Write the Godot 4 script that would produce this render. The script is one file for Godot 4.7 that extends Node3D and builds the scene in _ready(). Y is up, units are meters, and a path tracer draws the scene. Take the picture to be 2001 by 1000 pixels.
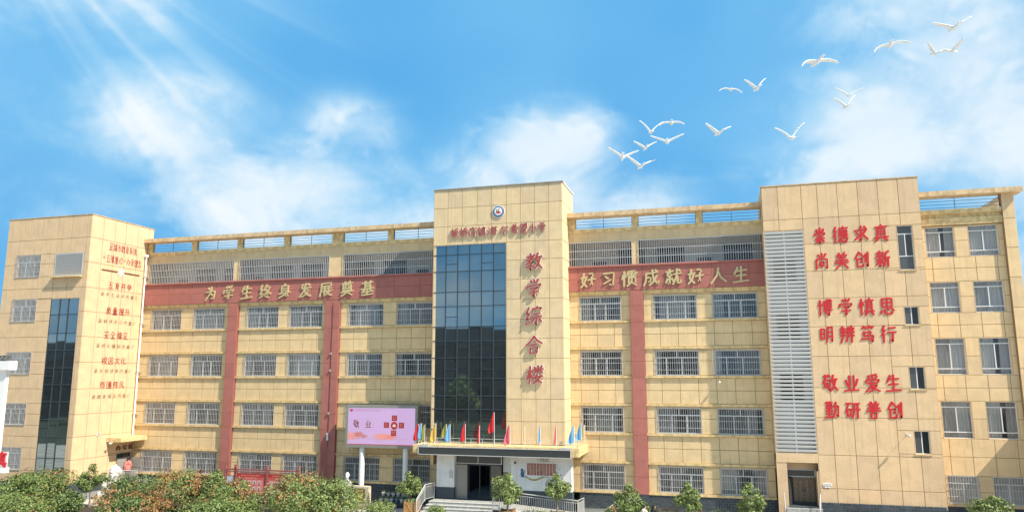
extends Node3D
# A yellow tiled school block seen from the air in front of its left wing. Units are metres, y up, facade plane z = 0, camera at z = 48.
const GROUND := 0.3

var rng := RandomNumberGenerator.new()
var used := {}
var panel_cache := {}
var school: Node3D
var bricks_left := 290
var panels_left := 300
var mats := {}

# ---------------------------------------------------------------- mesh building
class Mb:
	var v := PackedVector3Array()
	var n := PackedVector3Array()
	var c := PackedColorArray()
	var u := PackedVector2Array()
	var idx := PackedInt32Array()
	var col := Color(1, 1, 1)
	func quad(a: Vector3, b: Vector3, cc: Vector3, d: Vector3) -> void:   # counter-clockwise seen from outside
		var nn := (b - a).cross(cc - a)
		if nn.length_squared() < 1e-14:
			nn = (cc - a).cross(d - a)
		nn = nn.normalized()
		var k := v.size()
		v.append_array([a, b, cc, d])
		for i in 4:
			n.append(nn)
			c.append(col)
		u.append_array([Vector2(0, 1), Vector2(1, 1), Vector2(1, 0), Vector2(0, 0)])
		idx.append_array([k, k + 2, k + 1, k, k + 3, k + 2])
	func tri(a: Vector3, b: Vector3, cc: Vector3) -> void:
		var nn := (b - a).cross(cc - a).normalized()
		var k := v.size()
		v.append_array([a, b, cc])
		for i in 3:
			n.append(nn)
			c.append(col)
		u.append_array([Vector2(0, 1), Vector2(1, 1), Vector2(1, 0)])
		idx.append_array([k, k + 2, k + 1])
	func box(lo: Vector3, hi: Vector3) -> void:
		var p := [Vector3(lo.x, lo.y, lo.z), Vector3(hi.x, lo.y, lo.z), Vector3(hi.x, hi.y, lo.z), Vector3(lo.x, hi.y, lo.z),
			Vector3(lo.x, lo.y, hi.z), Vector3(hi.x, lo.y, hi.z), Vector3(hi.x, hi.y, hi.z), Vector3(lo.x, hi.y, hi.z)]
		quad(p[4], p[5], p[6], p[7])
		quad(p[1], p[0], p[3], p[2])
		quad(p[0], p[4], p[7], p[3])
		quad(p[5], p[1], p[2], p[6])
		quad(p[7], p[6], p[2], p[3])
		quad(p[0], p[1], p[5], p[4])
	func slab(w: float, h: float, d: float, ch: float) -> void:   # centred on x, y; back at z = 0, front at z = d, chamfered front edge
		var x := w / 2
		var y := h / 2
		var a := [Vector3(-x, -y, 0), Vector3(x, -y, 0), Vector3(x, y, 0), Vector3(-x, y, 0)]
		var b := [Vector3(-x, -y, d - ch), Vector3(x, -y, d - ch), Vector3(x, y, d - ch), Vector3(-x, y, d - ch)]
		var f := [Vector3(-x + ch, -y + ch, d), Vector3(x - ch, -y + ch, d), Vector3(x - ch, y - ch, d), Vector3(-x + ch, y - ch, d)]
		quad(f[0], f[1], f[2], f[3])
		for i in 4:
			var j := (i + 1) % 4
			quad(a[i], a[j], b[j], b[i])
			quad(b[i], b[j], f[j], f[i])
	func bar(a: Vector3, b: Vector3, r: float, sides := 6, r2 := -1.0) -> void:
		tube(PackedVector3Array([a, b]), r, sides, r2)
	func tube(p: PackedVector3Array, r: float, sides := 6, r2 := -1.0) -> void:
		var k0 := v.size()
		var up := Vector3(0.13, 0.97, 0.21)
		for i in p.size():
			var t := (p[mini(i + 1, p.size() - 1)] - p[maxi(i - 1, 0)]).normalized()
			var ref := up if absf(t.dot(up.normalized())) < 0.93 else Vector3(1, 0.1, 0.05)
			var s := t.cross(ref).normalized()
			var o := s.cross(t).normalized()
			var rr := r if r2 < 0 else lerpf(r, r2, float(i) / maxf(1.0, p.size() - 1))
			for j in sides:
				var a := TAU * j / sides
				var dd := s * cos(a) + o * sin(a)
				v.append(p[i] + dd * rr)
				n.append(dd)
				c.append(col)
				u.append(Vector2(float(j) / sides, float(i)))
		for i in p.size() - 1:
			for j in sides:
				var a := k0 + i * sides + j
				var b := k0 + i * sides + (j + 1) % sides
				idx.append_array([a, b, a + sides, b, b + sides, a + sides])
		for e in 2:
			var base := k0 + (p.size() - 1) * sides * e
			for j in range(1, sides - 1):
				idx.append_array([base, base + j, base + j + 1])
	func lathe(prof: PackedVector2Array, at: Vector3, sides := 20) -> void:   # prof: (radius, height)
		var k0 := v.size()
		for i in prof.size():
			var t := prof[mini(i + 1, prof.size() - 1)] - prof[maxi(i - 1, 0)]
			var nn := Vector2(t.y, -t.x).normalized()
			for j in sides + 1:
				var a := TAU * j / sides
				v.append(at + Vector3(cos(a) * prof[i].x, prof[i].y, sin(a) * prof[i].x))
				n.append(Vector3(cos(a) * nn.x, nn.y, sin(a) * nn.x))
				c.append(col)
				u.append(Vector2(float(j) / sides, float(i) / prof.size()))
		for i in prof.size() - 1:
			for j in sides:
				var a := k0 + i * (sides + 1) + j
				idx.append_array([a, a + 1, a + sides + 1, a + 1, a + sides + 2, a + sides + 1])
	func prism(poly: PackedVector2Array, z0: float, z1: float) -> void:   # extruded polygon, faces +z
		var tr := Geometry2D.triangulate_polygon(poly)
		if Geometry2D.is_polygon_clockwise(poly):
			poly = poly.duplicate()
			poly.reverse()
			tr = Geometry2D.triangulate_polygon(poly)
		for i in range(0, tr.size(), 3):
			var a := poly[tr[i]]
			var b := poly[tr[i + 1]]
			var d := poly[tr[i + 2]]
			if (b - a).cross(d - a) < 0:
				var t := b
				b = d
				d = t
			tri(Vector3(a.x, a.y, z1), Vector3(b.x, b.y, z1), Vector3(d.x, d.y, z1))
			tri(Vector3(b.x, b.y, z0), Vector3(a.x, a.y, z0), Vector3(d.x, d.y, z0))
		for i in poly.size():
			var a := poly[i]
			var b := poly[(i + 1) % poly.size()]
			quad(Vector3(a.x, a.y, z0), Vector3(b.x, b.y, z0), Vector3(b.x, b.y, z1), Vector3(a.x, a.y, z1))
	func mesh() -> ArrayMesh:
		var a := []
		a.resize(Mesh.ARRAY_MAX)
		a[Mesh.ARRAY_VERTEX] = v
		a[Mesh.ARRAY_NORMAL] = n
		a[Mesh.ARRAY_COLOR] = c
		a[Mesh.ARRAY_TEX_UV] = u
		a[Mesh.ARRAY_INDEX] = idx
		var m := ArrayMesh.new()
		m.add_surface_from_arrays(Mesh.PRIMITIVE_TRIANGLES, a)
		return m

func V(x: float, y: float, z: float) -> Vector3:
	return Vector3(x, y, z)

func lin(r: float, g: float, b: float) -> Color:
	return Color(r, g, b).linear_to_srgb()

# ---------------------------------------------------------------- naming and nodes
func numbered(called: String) -> String:
	if not used.has(called):
		used[called] = 0
		return called
	used[called] += 1
	return "%s_%03d" % [called, used[called]]

func tag(o: Node, label: String, category: String, group := "", kind := "") -> Node:
	o.set_meta("label", label)
	o.set_meta("category", category)
	if group:
		o.set_meta("group", group)
	if kind:
		o.set_meta("kind", kind)
	return o

func thing(called: String, label: String, category: String, at := Vector3.ZERO, turn := 0.0, group := "") -> Node3D:
	var o := Node3D.new()
	o.name = numbered(called)
	add_child(o)
	o.position = at
	o.rotation.y = turn
	tag(o, label, category, group)
	return o

func part(called: String, mesh: Mesh, mat: Material, parent: Node, at := Vector3.ZERO) -> MeshInstance3D:
	var o := MeshInstance3D.new()
	o.name = called
	o.mesh = mesh
	o.material_override = mat
	o.position = at
	parent.add_child(o, true)
	return o

func single(called: String, label: String, category: String, mesh: Mesh, mat: Material, at := Vector3.ZERO, group := "", kind := "") -> MeshInstance3D:
	var o := part(numbered(called), mesh, mat, self, at)
	tag(o, label, category, group, kind)
	return o

func struct(called: String, mesh: Mesh, mat: Material, at := Vector3.ZERO) -> MeshInstance3D:
	var o := part(numbered(called), mesh, mat, self, at)
	o.set_meta("kind", "structure")
	o.set_meta("label", called.replace("_", " "))
	return o

func boxmesh(lo: Vector3, hi: Vector3) -> ArrayMesh:
	var b := Mb.new()
	b.box(lo, hi)
	return b.mesh()

func dup(o: Node3D, at: Vector3, turn := 0.0, label := "") -> Node3D:
	var r: Node3D = o.duplicate()
	var base := String(o.name)
	if base.length() > 4 and base.right(3).is_valid_int():
		base = base.left(-4)
	r.name = numbered(base)
	add_child(r)
	r.position = at
	r.rotation.y = turn
	if label:
		r.set_meta("label", label)
	return r

# ---------------------------------------------------------------- materials
func grey_image(size: int, coarse: float, fine: float, lo: float, grain: float, streak := 0.0, sd := 1) -> ImageTexture:
	# a tint multiplier made of broad cloudy patches, faint upright runs and grain
	var a := FastNoiseLite.new()
	a.seed = sd
	a.frequency = coarse
	a.fractal_octaves = 4
	var ia := a.get_seamless_image(size, size)
	a.seed = sd + 7
	a.frequency = fine
	var ib := a.get_seamless_image(size, size)
	a.seed = sd + 13
	a.frequency = 0.03
	a.fractal_octaves = 3
	var ic := a.get_seamless_image(size, size)
	var out := Image.create(size, size, false, Image.FORMAT_RGB8)
	for y in size:
		for x in size:
			var p := lo + (1.0 - lo) * smoothstep(0.25, 0.75, ia.get_pixel(x, y).r)
			p -= grain * (ib.get_pixel(x, y).r - 0.5)
			if streak > 0:
				p -= streak * smoothstep(0.55, 0.8, ic.get_pixel(x, y / 24).r)
			out.set_pixel(x, y, Color(p, p * (0.985 + 0.015 * p), p * (0.95 + 0.05 * p)))
	return ImageTexture.create_from_image(out)

func std(color: Color, rough := 0.8, metal := 0.0, tex: Texture2D = null, scale := 0.25, bump: Texture2D = null) -> StandardMaterial3D:
	var m := StandardMaterial3D.new()
	m.albedo_color = color
	m.roughness = rough
	m.metallic = metal
	if tex:
		m.albedo_texture = tex
		m.uv1_triplanar = true
		m.uv1_world_triplanar = true
		m.uv1_scale = Vector3.ONE * scale
	if bump:
		m.normal_enabled = true
		m.normal_texture = bump
		m.normal_scale = 0.5
		m.uv1_triplanar = true
		m.uv1_world_triplanar = true
		m.uv1_scale = Vector3.ONE * scale
	return m

func vcol(rough := 0.7) -> StandardMaterial3D:
	var m := StandardMaterial3D.new()
	m.vertex_color_use_as_albedo = true
	m.roughness = rough
	return m

func make_materials() -> void:
	var t1 := grey_image(512, 0.008, 0.12, 0.962, 0.04, 0.035, 3)
	var t2 := grey_image(512, 0.012, 0.15, 0.88, 0.06, 0.07, 21)
	var bn := FastNoiseLite.new()
	bn.frequency = 0.09
	bn.fractal_octaves = 4
	bn.seed = 5
	var bi := bn.get_seamless_image(512, 512)
	bi.convert(Image.FORMAT_RGBA8)
	bi.bump_map_to_normal_map(2.0)
	var bump := ImageTexture.create_from_image(bi)
	var yellows := {"wing": [0.755, 0.57, 0.325], "centre": [0.735, 0.57, 0.35], "right": [0.725, 0.525, 0.32], "left": [0.715, 0.515, 0.315], "end": [0.755, 0.56, 0.325]}
	for k in yellows:
		for j in 3:
			var y: Array = yellows[k]
			var f: float = [1.0, 0.945, 1.03][j]
			mats[k + str(j)] = std(lin(y[0] * f, y[1] * f * [1.0, 1.0, 0.99][j], y[2] * f * [1.0, 1.03, 0.97][j]), 0.85, 0.0, t1, 0.21, bump)
		var yy: Array = yellows[k]
		mats[k + "core"] = std(lin(yy[0] * 0.42, yy[1] * 0.40, yy[2] * 0.36), 0.95)
	mats.trim = std(lin(0.80, 0.60, 0.31), 0.8, 0.0, t2, 0.37, bump)
	mats.cornice = std(lin(0.72, 0.53, 0.32), 0.85, 0.0, t2, 0.29, bump)
	for j in 3:
		var f: float = [1.0, 0.95, 1.04][j]
		mats["red" + str(j)] = std(lin(0.43 * f, 0.155 * f, 0.13 * f), 0.8, 0.0, t1, 0.23, bump)
	mats.redcore = std(lin(0.25, 0.08, 0.065), 0.9)
	mats.slatback = std(lin(0.34, 0.35, 0.36), 0.9)
	mats.white = std(lin(0.74, 0.75, 0.76), 0.7, 0.0, t1, 0.3)
	mats.whitebright = std(lin(0.80, 0.80, 0.79), 0.5)
	mats.alu = std(lin(0.46, 0.48, 0.50), 0.45, 0.3)
	mats.winframe = std(lin(0.66, 0.67, 0.68), 0.5)
	mats.aluwhite = std(lin(0.72, 0.73, 0.74), 0.4)
	mats.grille = std(lin(0.56, 0.57, 0.58), 0.45, 0.25)
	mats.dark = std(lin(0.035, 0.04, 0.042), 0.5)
	mats.rail = std(lin(0.10, 0.12, 0.14), 0.5, 0.2)
	mats.steel = std(lin(0.60, 0.61, 0.62), 0.35, 0.35)
	mats.silver = std(lin(0.72, 0.74, 0.76), 0.45, 0.1)
	mats.slatgrey = std(lin(0.56, 0.58, 0.61), 0.5, 0.1)
	mats.mullion = std(lin(0.05, 0.065, 0.08), 0.4, 0.3)
	mats.interior = std(lin(0.30, 0.30, 0.29), 0.9)
	mats.corridor = std(lin(0.78, 0.78, 0.76), 0.9, 0.0, t1, 0.3)
	for j in 3:
		var f: float = [1.0, 0.8, 1.2][j]
		mats["brick" + str(j)] = std(lin(0.055 * f, 0.075 * f, 0.095 * f), 0.7, 0.0, t2, 0.9)
	mats.mortar = std(lin(0.26, 0.28, 0.29), 0.9)
	mats.stone = std(lin(0.42, 0.42, 0.40), 0.75, 0.0, t2, 0.4, bump)
	mats.palestone = std(lin(0.70, 0.62, 0.48), 0.75, 0.0, t2, 0.5, bump)
	mats.statue = std(lin(0.78, 0.77, 0.74), 0.7, 0.0, t2, 0.8, bump)
	mats.paving = std(lin(0.60, 0.56, 0.49), 0.9, 0.0, grey_image(512, 0.01, 0.2, 0.85, 0.08, 0.0, 41), 0.11, bump)
	mats.lawn = std(lin(0.045, 0.06, 0.03), 0.95, 0.0, t2, 0.3)
	mats.wood = std(lin(0.42, 0.24, 0.09), 0.7, 0.0, t2, 1.1)
	mats.bamboo = std(lin(0.55, 0.38, 0.14), 0.6)
	mats.trunk = std(lin(0.30, 0.27, 0.23), 0.9, 0.0, t2, 1.5)
	mats.bark = std(lin(0.10, 0.075, 0.05), 0.95, 0.0, t2, 1.5)
	mats.soil = std(lin(0.06, 0.05, 0.032), 1.0, 0.0, t2, 0.6)
	mats.leaf = vcol(0.55)
	mats.leaf.backlight_enabled = true
	mats.leaf.backlight = Color(0.18, 0.22, 0.06)
	mats.cloth = vcol(0.85)
	mats.gull = std(lin(0.86, 0.89, 0.95), 0.8)
	mats.farwall = std(lin(0.085, 0.08, 0.075), 0.9)
	mats.curtain = [std(lin(0.46, 0.46, 0.46), 0.95), std(lin(0.26, 0.26, 0.27), 0.95), std(lin(0.62, 0.61, 0.60), 0.95), std(lin(0.15, 0.155, 0.165), 0.95)]
	for m: StandardMaterial3D in mats.curtain:
		m.cull_mode = BaseMaterial3D.CULL_DISABLED
	var g := std(Color(0.22, 0.26, 0.28, 0.12), 0.03)
	g.transparency = BaseMaterial3D.TRANSPARENCY_ALPHA
	mats.glass = g
	for j in 3:   # solar-coated glass: reflects with a blue-grey tint
		var f: float = [1.0, 0.93, 1.06][j]
		var r := std(lin(0.27 * f, 0.32 * f, 0.34 * f), 0.025, 0.92)
		mats["mirror" + str(j)] = r
	mats.panegrey = std(lin(0.085, 0.095, 0.105), 0.06, 0.1)
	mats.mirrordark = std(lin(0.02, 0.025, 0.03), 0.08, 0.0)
	mats.signred = std(lin(0.56, 0.012, 0.024), 0.6)
	mats.signdull = std(lin(0.36, 0.055, 0.05), 0.55)
	mats.signedge = std(lin(0.75, 0.72, 0.66), 0.5)
	mats.signgold = std(lin(0.60, 0.49, 0.26), 0.45, 0.15)
	mats.signsidered = std(lin(0.33, 0.035, 0.035), 0.7)
	mats.signink = std(lin(0.12, 0.09, 0.055), 0.7)
	mats.signbrown = std(lin(0.16, 0.065, 0.035), 0.6)
	mats.boardred = std(lin(0.32, 0.105, 0.095), 0.6)
	mats.copper = std(lin(0.21, 0.16, 0.115), 0.55, 0.35, t2, 0.9)
	mats.doorgrey = std(lin(0.27, 0.255, 0.235), 0.6, 0.2)
	mats.rooftile = std(lin(0.10, 0.105, 0.11), 0.8)
# ---------------------------------------------------------------- writing: every character as brush strokes in a 100 x 100 box, y down; «name@x0,y0,x1,y1» puts a component there
const GLYPH := {
	"mu": "5,30 95,28/52,2 52,98/50,32 10,72/58,42 90,66", "ren": "62,2 12,48/42,32 42,98", "chi": "55,0 15,28/62,25 8,58/42,45 42,98",
	"shui": "22,6 58,20/8,36 48,50/10,95 60,58", "xin1": "52,2 52,98/25,25 12,52/72,22 90,40", "si": "58,0 22,34 75,34/75,34 15,68 82,64/8,92 88,80",
	"nv": "45,2 25,60 88,96/78,30 55,70 8,97/3,32 97,28", "zi": "18,8 82,8 50,36/50,36 56,90 36,80/3,50 97,48", "kou": "12,12 14,92/12,12 88,12 85,92/14,88 85,88",
	"ri": "18,4 18,96/18,4 82,4 82,96/18,48 82,48/18,92 82,92", "mian": "50,0 56,22/10,30 5,70/10,32 92,30 82,65", "mi": "8,20 3,90/8,22 95,22 84,80",
	"pu": "42,2 12,42/28,28 95,26/72,28 52,68 5,98/28,38 55,72 98,97", "心": "12,40 4,80/30,30 36,88 82,88 84,62/48,8 60,36/76,12 96,48",
	"li": "8,28 85,26 78,92 55,80/48,2 42,50 8,97", "dao": "25,15 25,65/75,2 75,95 45,82", "shi": "22,10 78,10/3,38 97,36/50,38 50,94 36,84/28,55 8,84/70,55 94,82",
	"yue": "25,4 22,60 8,97/25,4 80,4 80,94 62,84/25,34 80,34/25,62 80,62", "shan": "50,5 50,85/12,35 12,88 88,88/88,32 88,92", "dots": "20,8 30,60/48,0 54,55/85,2 70,60",
	"jin": "42,2 10,38/30,22 85,22/18,45 82,45/5,66 88,66/48,45 48,96 85,80", "zhu": "22,2 5,45/15,28 45,28/30,30 35,60/65,2 52,42/60,26 97,26/78,28 82,60",
	"cao": "2,40 98,40/30,5 30,80/70,5 70,80", "zou": "12,8 24,22/2,40 24,40 14,80/0,98 18,82 97,95", "tu": "2,34 98,33/50,6 50,80/0,88 98,74", "shou": "2,26 98,25/58,2 58,94 26,86/2,62 98,46",
	"崇": "shan@20,0,80,28/mian@8,28,92,58/shi@18,48,82,100", "德": "chi@0,0,32,100/38,12 98,10/66,0 64,26/42,26 42,46/42,26 92,26 92,46/60,27 60,45/76,27 76,45/42,46 92,46/36,57 98,57/心@34,60,100,100",
	"求": "8,28 90,26/50,2 50,92 36,84/18,42 32,54/48,55 8,84/80,36 58,52/55,48 95,88/70,6 84,18", "真": "10,14 90,12/50,0 48,24/25,26 25,76/25,26 76,26 76,76/25,42 76,42/25,58 76,58/3,78 97,77/32,82 10,100/66,82 92,100",
	"尚": "50,0 50,32/24,8 34,24/78,4 66,24/12,36 12,98/12,36 88,36 88,94 74,88/kou@32,52,68,82", "美": "30,2 38,14/70,0 60,16/14,18 86,18/22,32 78,32/50,18 50,48/8,48 92,48/5,64 95,62/50,48 46,70 8,98/54,64 92,98",
	"创": "32,0 5,40/32,4 62,32/18,42 50,42 48,66 38,62/18,42 18,90 58,90 60,74/dao@66,4,98,98", "新": "30,0 34,8/8,12 58,12/20,18 26,30/48,18 40,30/4,36 62,35/8,54 60,53/34,36 34,96 26,90/30,58 8,82/38,60 56,76/92,4 68,16/70,14 68,60 58,96/68,44 98,42/86,44 86,98",
	"博": "4,34 34,33/18,4 18,96/40,14 98,12/68,0 68,52/46,24 46,52/46,24 92,24 92,52/46,38 92,38/46,52 92,52/82,2 92,10/38,66 98,65/78,56 78,97 64,90/52,72 60,84", "学": "dots@15,0,85,26/mi@5,24,95,52/zi@18,42,82,100",
	"慎": "xin1@0,0,30,100/真@34,0,100,100", "思": "18,4 18,52/18,4 82,4 82,52/50,4 50,50/18,28 82,28/18,52 82,52/心@4,56,98,100", "明": "ri@2,12,40,78/yue@44,2,98,98",
	"辨": "18,0 22,8/3,14 38,14/12,20 16,32/30,20 26,32/2,38 40,38/5,56 38,56/22,38 20,70 8,98/46,28 50,42/58,8 54,60 44,92/78,0 82,8/64,14 98,14/72,20 76,32/90,20 86,32/62,38 99,38/64,58 98,58/80,38 80,98",
	"笃": "zhu@8,0,92,32/18,38 72,38 66,58/26,38 22,60 86,60 82,95 66,88/5,78 70,77", "行": "chi@0,0,40,100/48,16 94,15/42,42 99,41/76,42 76,95 60,86", "敬": "cao@4,0,52,20/18,20 4,50/14,32 48,32 46,92 34,84/kou@12,48,36,76/pu@52,2,99,98",
	"业": "36,6 36,90/64,6 64,90/12,32 24,66/90,28 76,66/3,92 97,91", "爱": "76,0 20,8/22,14 28,24/48,12 52,23/78,10 68,24/10,30 6,46/10,32 92,31 86,44/18,50 82,49/46,44 34,72 6,98/38,64 78,63 55,88 24,99/42,70 62,84 95,98",
	"生": "30,4 10,44/24,26 84,25/18,56 80,55/50,2 50,92/3,93 97,92", "勤": "cao@4,0,54,18/14,22 14,42/14,22 46,22 46,42/14,42 46,42/30,18 30,94/8,56 52,55/10,72 50,71/2,94 56,90/li@52,4,100,98",
	"研": "3,10 42,9/22,10 4,62/14,44 14,84/14,44 36,44 36,84/14,82 36,82/48,14 96,13/44,48 99,47/60,14 58,60 46,97/82,14 82,98", "善": "32,0 38,10/68,0 60,10/14,14 86,14/22,26 78,26/10,38 90,38/50,14 50,52/32,42 38,50/68,42 62,50/4,54 96,53/kou@26,62,74,98",
	"为": "24,6 36,20/8,36 84,34 74,94 54,84/52,2 44,50 8,97/52,52 64,66", "终": "si@0,0,36,100/60,2 42,42/56,18 90,17 70,52 42,74/54,34 72,56 98,70/62,66 78,76/54,82 84,97",
	"身": "52,0 42,12/26,14 26,66/26,14 78,14 78,92 60,84/26,32 78,32/26,48 78,48/6,66 94,64/80,56 50,80 6,97", "发": "26,6 18,36 92,34/50,2 38,56 6,96/42,48 82,48 56,80 24,98/42,56 64,82 97,98/68,6 82,20",
	"展": "14,6 88,6 88,26/14,26 88,26/14,6 12,60 2,96/26,42 92,42/42,32 42,60/72,32 72,60/20,60 97,60/40,60 38,94 56,84/84,66 66,78/52,62 70,84 98,97",
	"奠": "30,0 38,9/70,0 62,9/10,12 90,12/20,18 20,62/20,18 80,18 80,62/42,13 36,40/60,13 62,38 76,40/22,48 78,48/20,62 80,62/4,72 96,71/50,62 44,82 8,99/54,74 92,99",
	"基": "8,14 92,13/30,2 30,56/70,2 70,56/30,27 70,27/30,40 70,40/2,56 98,55/32,57 8,80/66,57 94,80/24,78 76,77/50,64 50,96/8,97 92,96",
	"好": "nv@0,4,48,98/zi@46,4,100,98", "习": "14,12 84,11 78,94 56,84/28,30 46,46/20,76 66,54", "惯": "xin1@0,0,30,100/42,6 40,36 92,34/42,6 90,6 86,36/32,21 99,20/64,6 62,35/46,46 46,80/46,46 88,46 88,80/66,54 62,78 36,98/70,80 96,98",
	"成": "18,22 92,20/18,22 16,66 3,97/18,48 48,47 44,80 34,74/56,2 64,60 94,96 98,76/86,40 58,84 38,97/74,4 86,14", "就": "24,0 28,9/3,14 50,14/kou@10,22,44,44/27,46 27,94 18,88/14,58 4,82/40,58 50,76/52,34 99,32/72,2 70,50 48,97/76,48 76,90 97,92 98,76/84,8 92,20",
	"人": "48,4 42,48 4,96/48,30 64,66 97,95", "教": "6,18 48,17/28,2 28,36/2,36 56,35/52,10 30,40 3,62/14,54 44,54 30,68/30,66 32,94 22,88/2,76 54,72/pu@52,2,100,98",
	"综": "si@0,0,34,100/mian@40,0,98,30/50,38 88,38/38,58 98,57/68,58 68,97 56,90/52,68 40,88/84,68 97,88", "合": "50,0 30,28 3,48/50,4 70,28 97,46/32,46 68,46/kou@22,60,78,98",
	"楼": "mu@0,0,40,100/68,4 68,40/46,8 54,18/90,6 82,18/42,24 98,23/64,26 44,44/72,26 96,42/64,48 52,72 92,98/86,58 70,84 42,98/40,64 98,62", "板": "mu@0,0,42,100/92,6 52,16/54,14 52,56 40,97/54,40 90,39 74,72 48,98/58,48 74,76 99,97",
	"桥": "mu@0,0,40,100/86,2 52,14/42,30 98,29/70,10 60,36 40,58/70,30 78,46 98,56/58,56 56,76 44,97/82,54 82,98", "店": "48,0 54,11/12,16 94,15/14,16 12,60 2,97/56,24 56,58/56,40 86,39/kou@32,58,84,97", "镇": "jin@0,0,38,100/真@40,2,100,98",
	"海": "shui@0,2,30,98/48,2 34,28/42,16 96,15/48,30 42,88 92,87/48,30 88,30 84,98 72,90/34,58 99,56/60,36 68,50/58,64 66,80", "尔": "36,2 12,42/28,22 90,21 80,36/52,38 52,94 38,84/28,48 8,82/70,48 94,80",
	"希": "72,2 24,28/26,6 76,30/4,40 96,38/48,26 12,70/30,58 30,92/30,58 76,58 76,88 64,84/53,46 53,99", "望": "30,0 34,8/6,14 46,13/14,14 14,44 48,40/58,4 56,34 48,48/58,4 90,4 90,46 80,42/58,17 90,17/58,30 90,30/16,60 84,59/20,76 80,75/50,60 50,95/4,96 96,95",
	"小": "50,2 50,94 34,84/26,32 6,74/72,30 96,70", "宜": "mian@4,0,96,30/28,34 28,92/28,34 72,34 72,92/28,52 72,52/28,72 72,72/3,93 97,92", "城": "tu@0,0,36,98/成@34,0,100,98",
	"市": "50,0 54,12/4,22 96,21/18,40 18,84/18,40 82,40 82,80 70,76/50,22 50,99", "育": "50,0 54,9/6,16 94,15/40,18 24,38 76,36/64,26 84,44/28,48 28,99/28,48 74,48 74,97 62,92/28,64 74,64/28,80 74,80",
	"系": "84,2 24,12/46,12 24,32 66,30/66,20 20,56 78,52/62,40 86,60/50,56 50,96 38,90/32,68 14,88/66,68 88,86", "统": "si@0,0,36,100/66,0 72,11/42,20 98,19/64,22 48,44 86,42/78,32 92,50/56,50 54,76 38,97/76,48 76,92 98,92 98,78",
	"五": "10,10 90,9/46,10 34,92/22,46 76,45 72,92/2,93 98,92", "维": "si@0,0,36,100/54,2 38,40/50,24 50,98/50,26 96,25/52,46 94,45/52,66 94,65/50,90 99,89/72,6 74,90/70,2 78,14",
	"重": "78,2 22,12/3,24 97,23/22,34 22,64/22,34 78,34 78,64/22,49 78,49/22,64 78,64/50,10 50,95/14,78 86,77/2,96 98,95", "办": "10,30 78,28 74,90 54,82/44,2 40,50 4,96/20,50 8,70/84,48 95,66",
	"理": "3,14 36,13/6,46 34,45/2,86 38,78/20,14 20,82/46,6 46,50/46,6 92,6 92,50/46,28 92,28/46,50 92,50/69,6 69,94/46,72 92,71/38,95 99,94", "念": "50,0 30,20 3,38/50,2 70,20 97,36/44,22 54,30/28,40 72,39 52,56/心@6,58,96,100",
	"并": "30,0 38,14/70,0 60,16/10,20 90,19/3,52 97,51/34,20 32,60 12,98/68,20 68,99", "举": "24,2 32,20/48,0 52,18/78,0 66,22/4,28 96,27/32,28 6,56/66,28 96,54/30,50 70,49/22,68 78,67/50,40 50,99",
	"是": "24,2 24,40/24,2 76,2 76,40/24,21 76,21/24,40 76,40/4,52 96,51/52,52 52,86/52,68 84,67/30,62 24,78 4,98/22,76 50,92 98,95", "追": "zou@0,0,98,100/62,2 52,14/48,16 48,78/48,16 84,16 84,40/48,40 84,40/48,54 88,54 88,78/48,78 88,78",
	"的": "26,0 18,16/8,18 8,86/8,18 42,18 42,86/8,50 42,50/8,86 42,86/64,2 48,40/60,22 94,21 88,92 72,84/60,46 74,62", "质": "82,2 22,12/22,12 20,60 4,97/22,30 96,28/58,8 56,40/34,42 34,76/34,42 84,42 84,76/58,52 54,76 28,98/62,78 90,97",
	"量": "26,0 26,28/26,0 74,0 74,28/26,14 74,14/26,28 74,28/2,38 98,37/22,46 22,72/22,46 78,46 78,72/22,59 78,59/22,72 78,72/50,46 50,96/14,84 86,83/2,97 98,96",
	"提": "shou@0,0,40,100/48,4 48,40/48,4 90,4 90,40/48,22 90,22/48,40 90,40/42,52 98,51/70,52 70,86/70,68 94,67/54,62 38,98/48,80 70,92 99,95", "升": "50,2 10,18/32,14 30,60 8,97/3,48 97,46/70,4 70,99",
	"师": "10,14 10,60/28,2 26,60 8,97/40,12 96,11/46,30 46,84/46,30 90,30 90,82 80,76/68,12 68,99", "关": "30,2 38,18/70,0 60,18/14,24 86,23/3,50 97,49/50,24 46,60 6,98/54,52 94,97", "注": "shui@0,2,30,98/62,0 68,12/40,22 96,21/46,54 92,53/68,22 68,92/34,94 99,93",
	"安": "mian@4,0,96,30/46,28 30,64 82,98/74,52 54,80 10,98/3,54 97,52", "全": "50,0 30,22 3,42/50,2 70,22 97,40/26,46 74,45/28,68 72,67/50,46 50,94/6,95 94,94",
	"稳": "36,2 8,12/2,32 44,31/23,10 23,98/22,34 2,68/26,40 42,58/64,0 46,22/58,10 84,10 76,22/50,24 90,24 90,56/52,40 90,40/48,56 90,56/44,70 40,90/56,66 60,92 84,92 86,78/66,62 72,74/86,66 98,84",
	"定": "mian@4,0,96,30/22,40 78,39/52,40 52,88/52,62 82,61/32,52 24,76 4,98/22,72 50,92 98,95", "校": "mu@0,0,40,100/68,0 74,10/44,18 98,17/58,22 46,42/80,22 96,40/86,42 66,76 40,98/56,44 72,76 99,97", "长": "74,4 34,32/3,46 97,44/28,2 28,90 56,74/44,46 62,76 97,96",
	"履": "12,4 90,4 90,22/12,22 90,22/12,4 10,60 2,97/chi@18,28,40,98/58,26 46,40/50,34 94,33/52,42 52,60/52,42 88,42 88,60/52,51 88,51/52,60 88,60/62,62 44,78/58,70 86,69 66,90 40,99/58,76 76,88 98,98",
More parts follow.
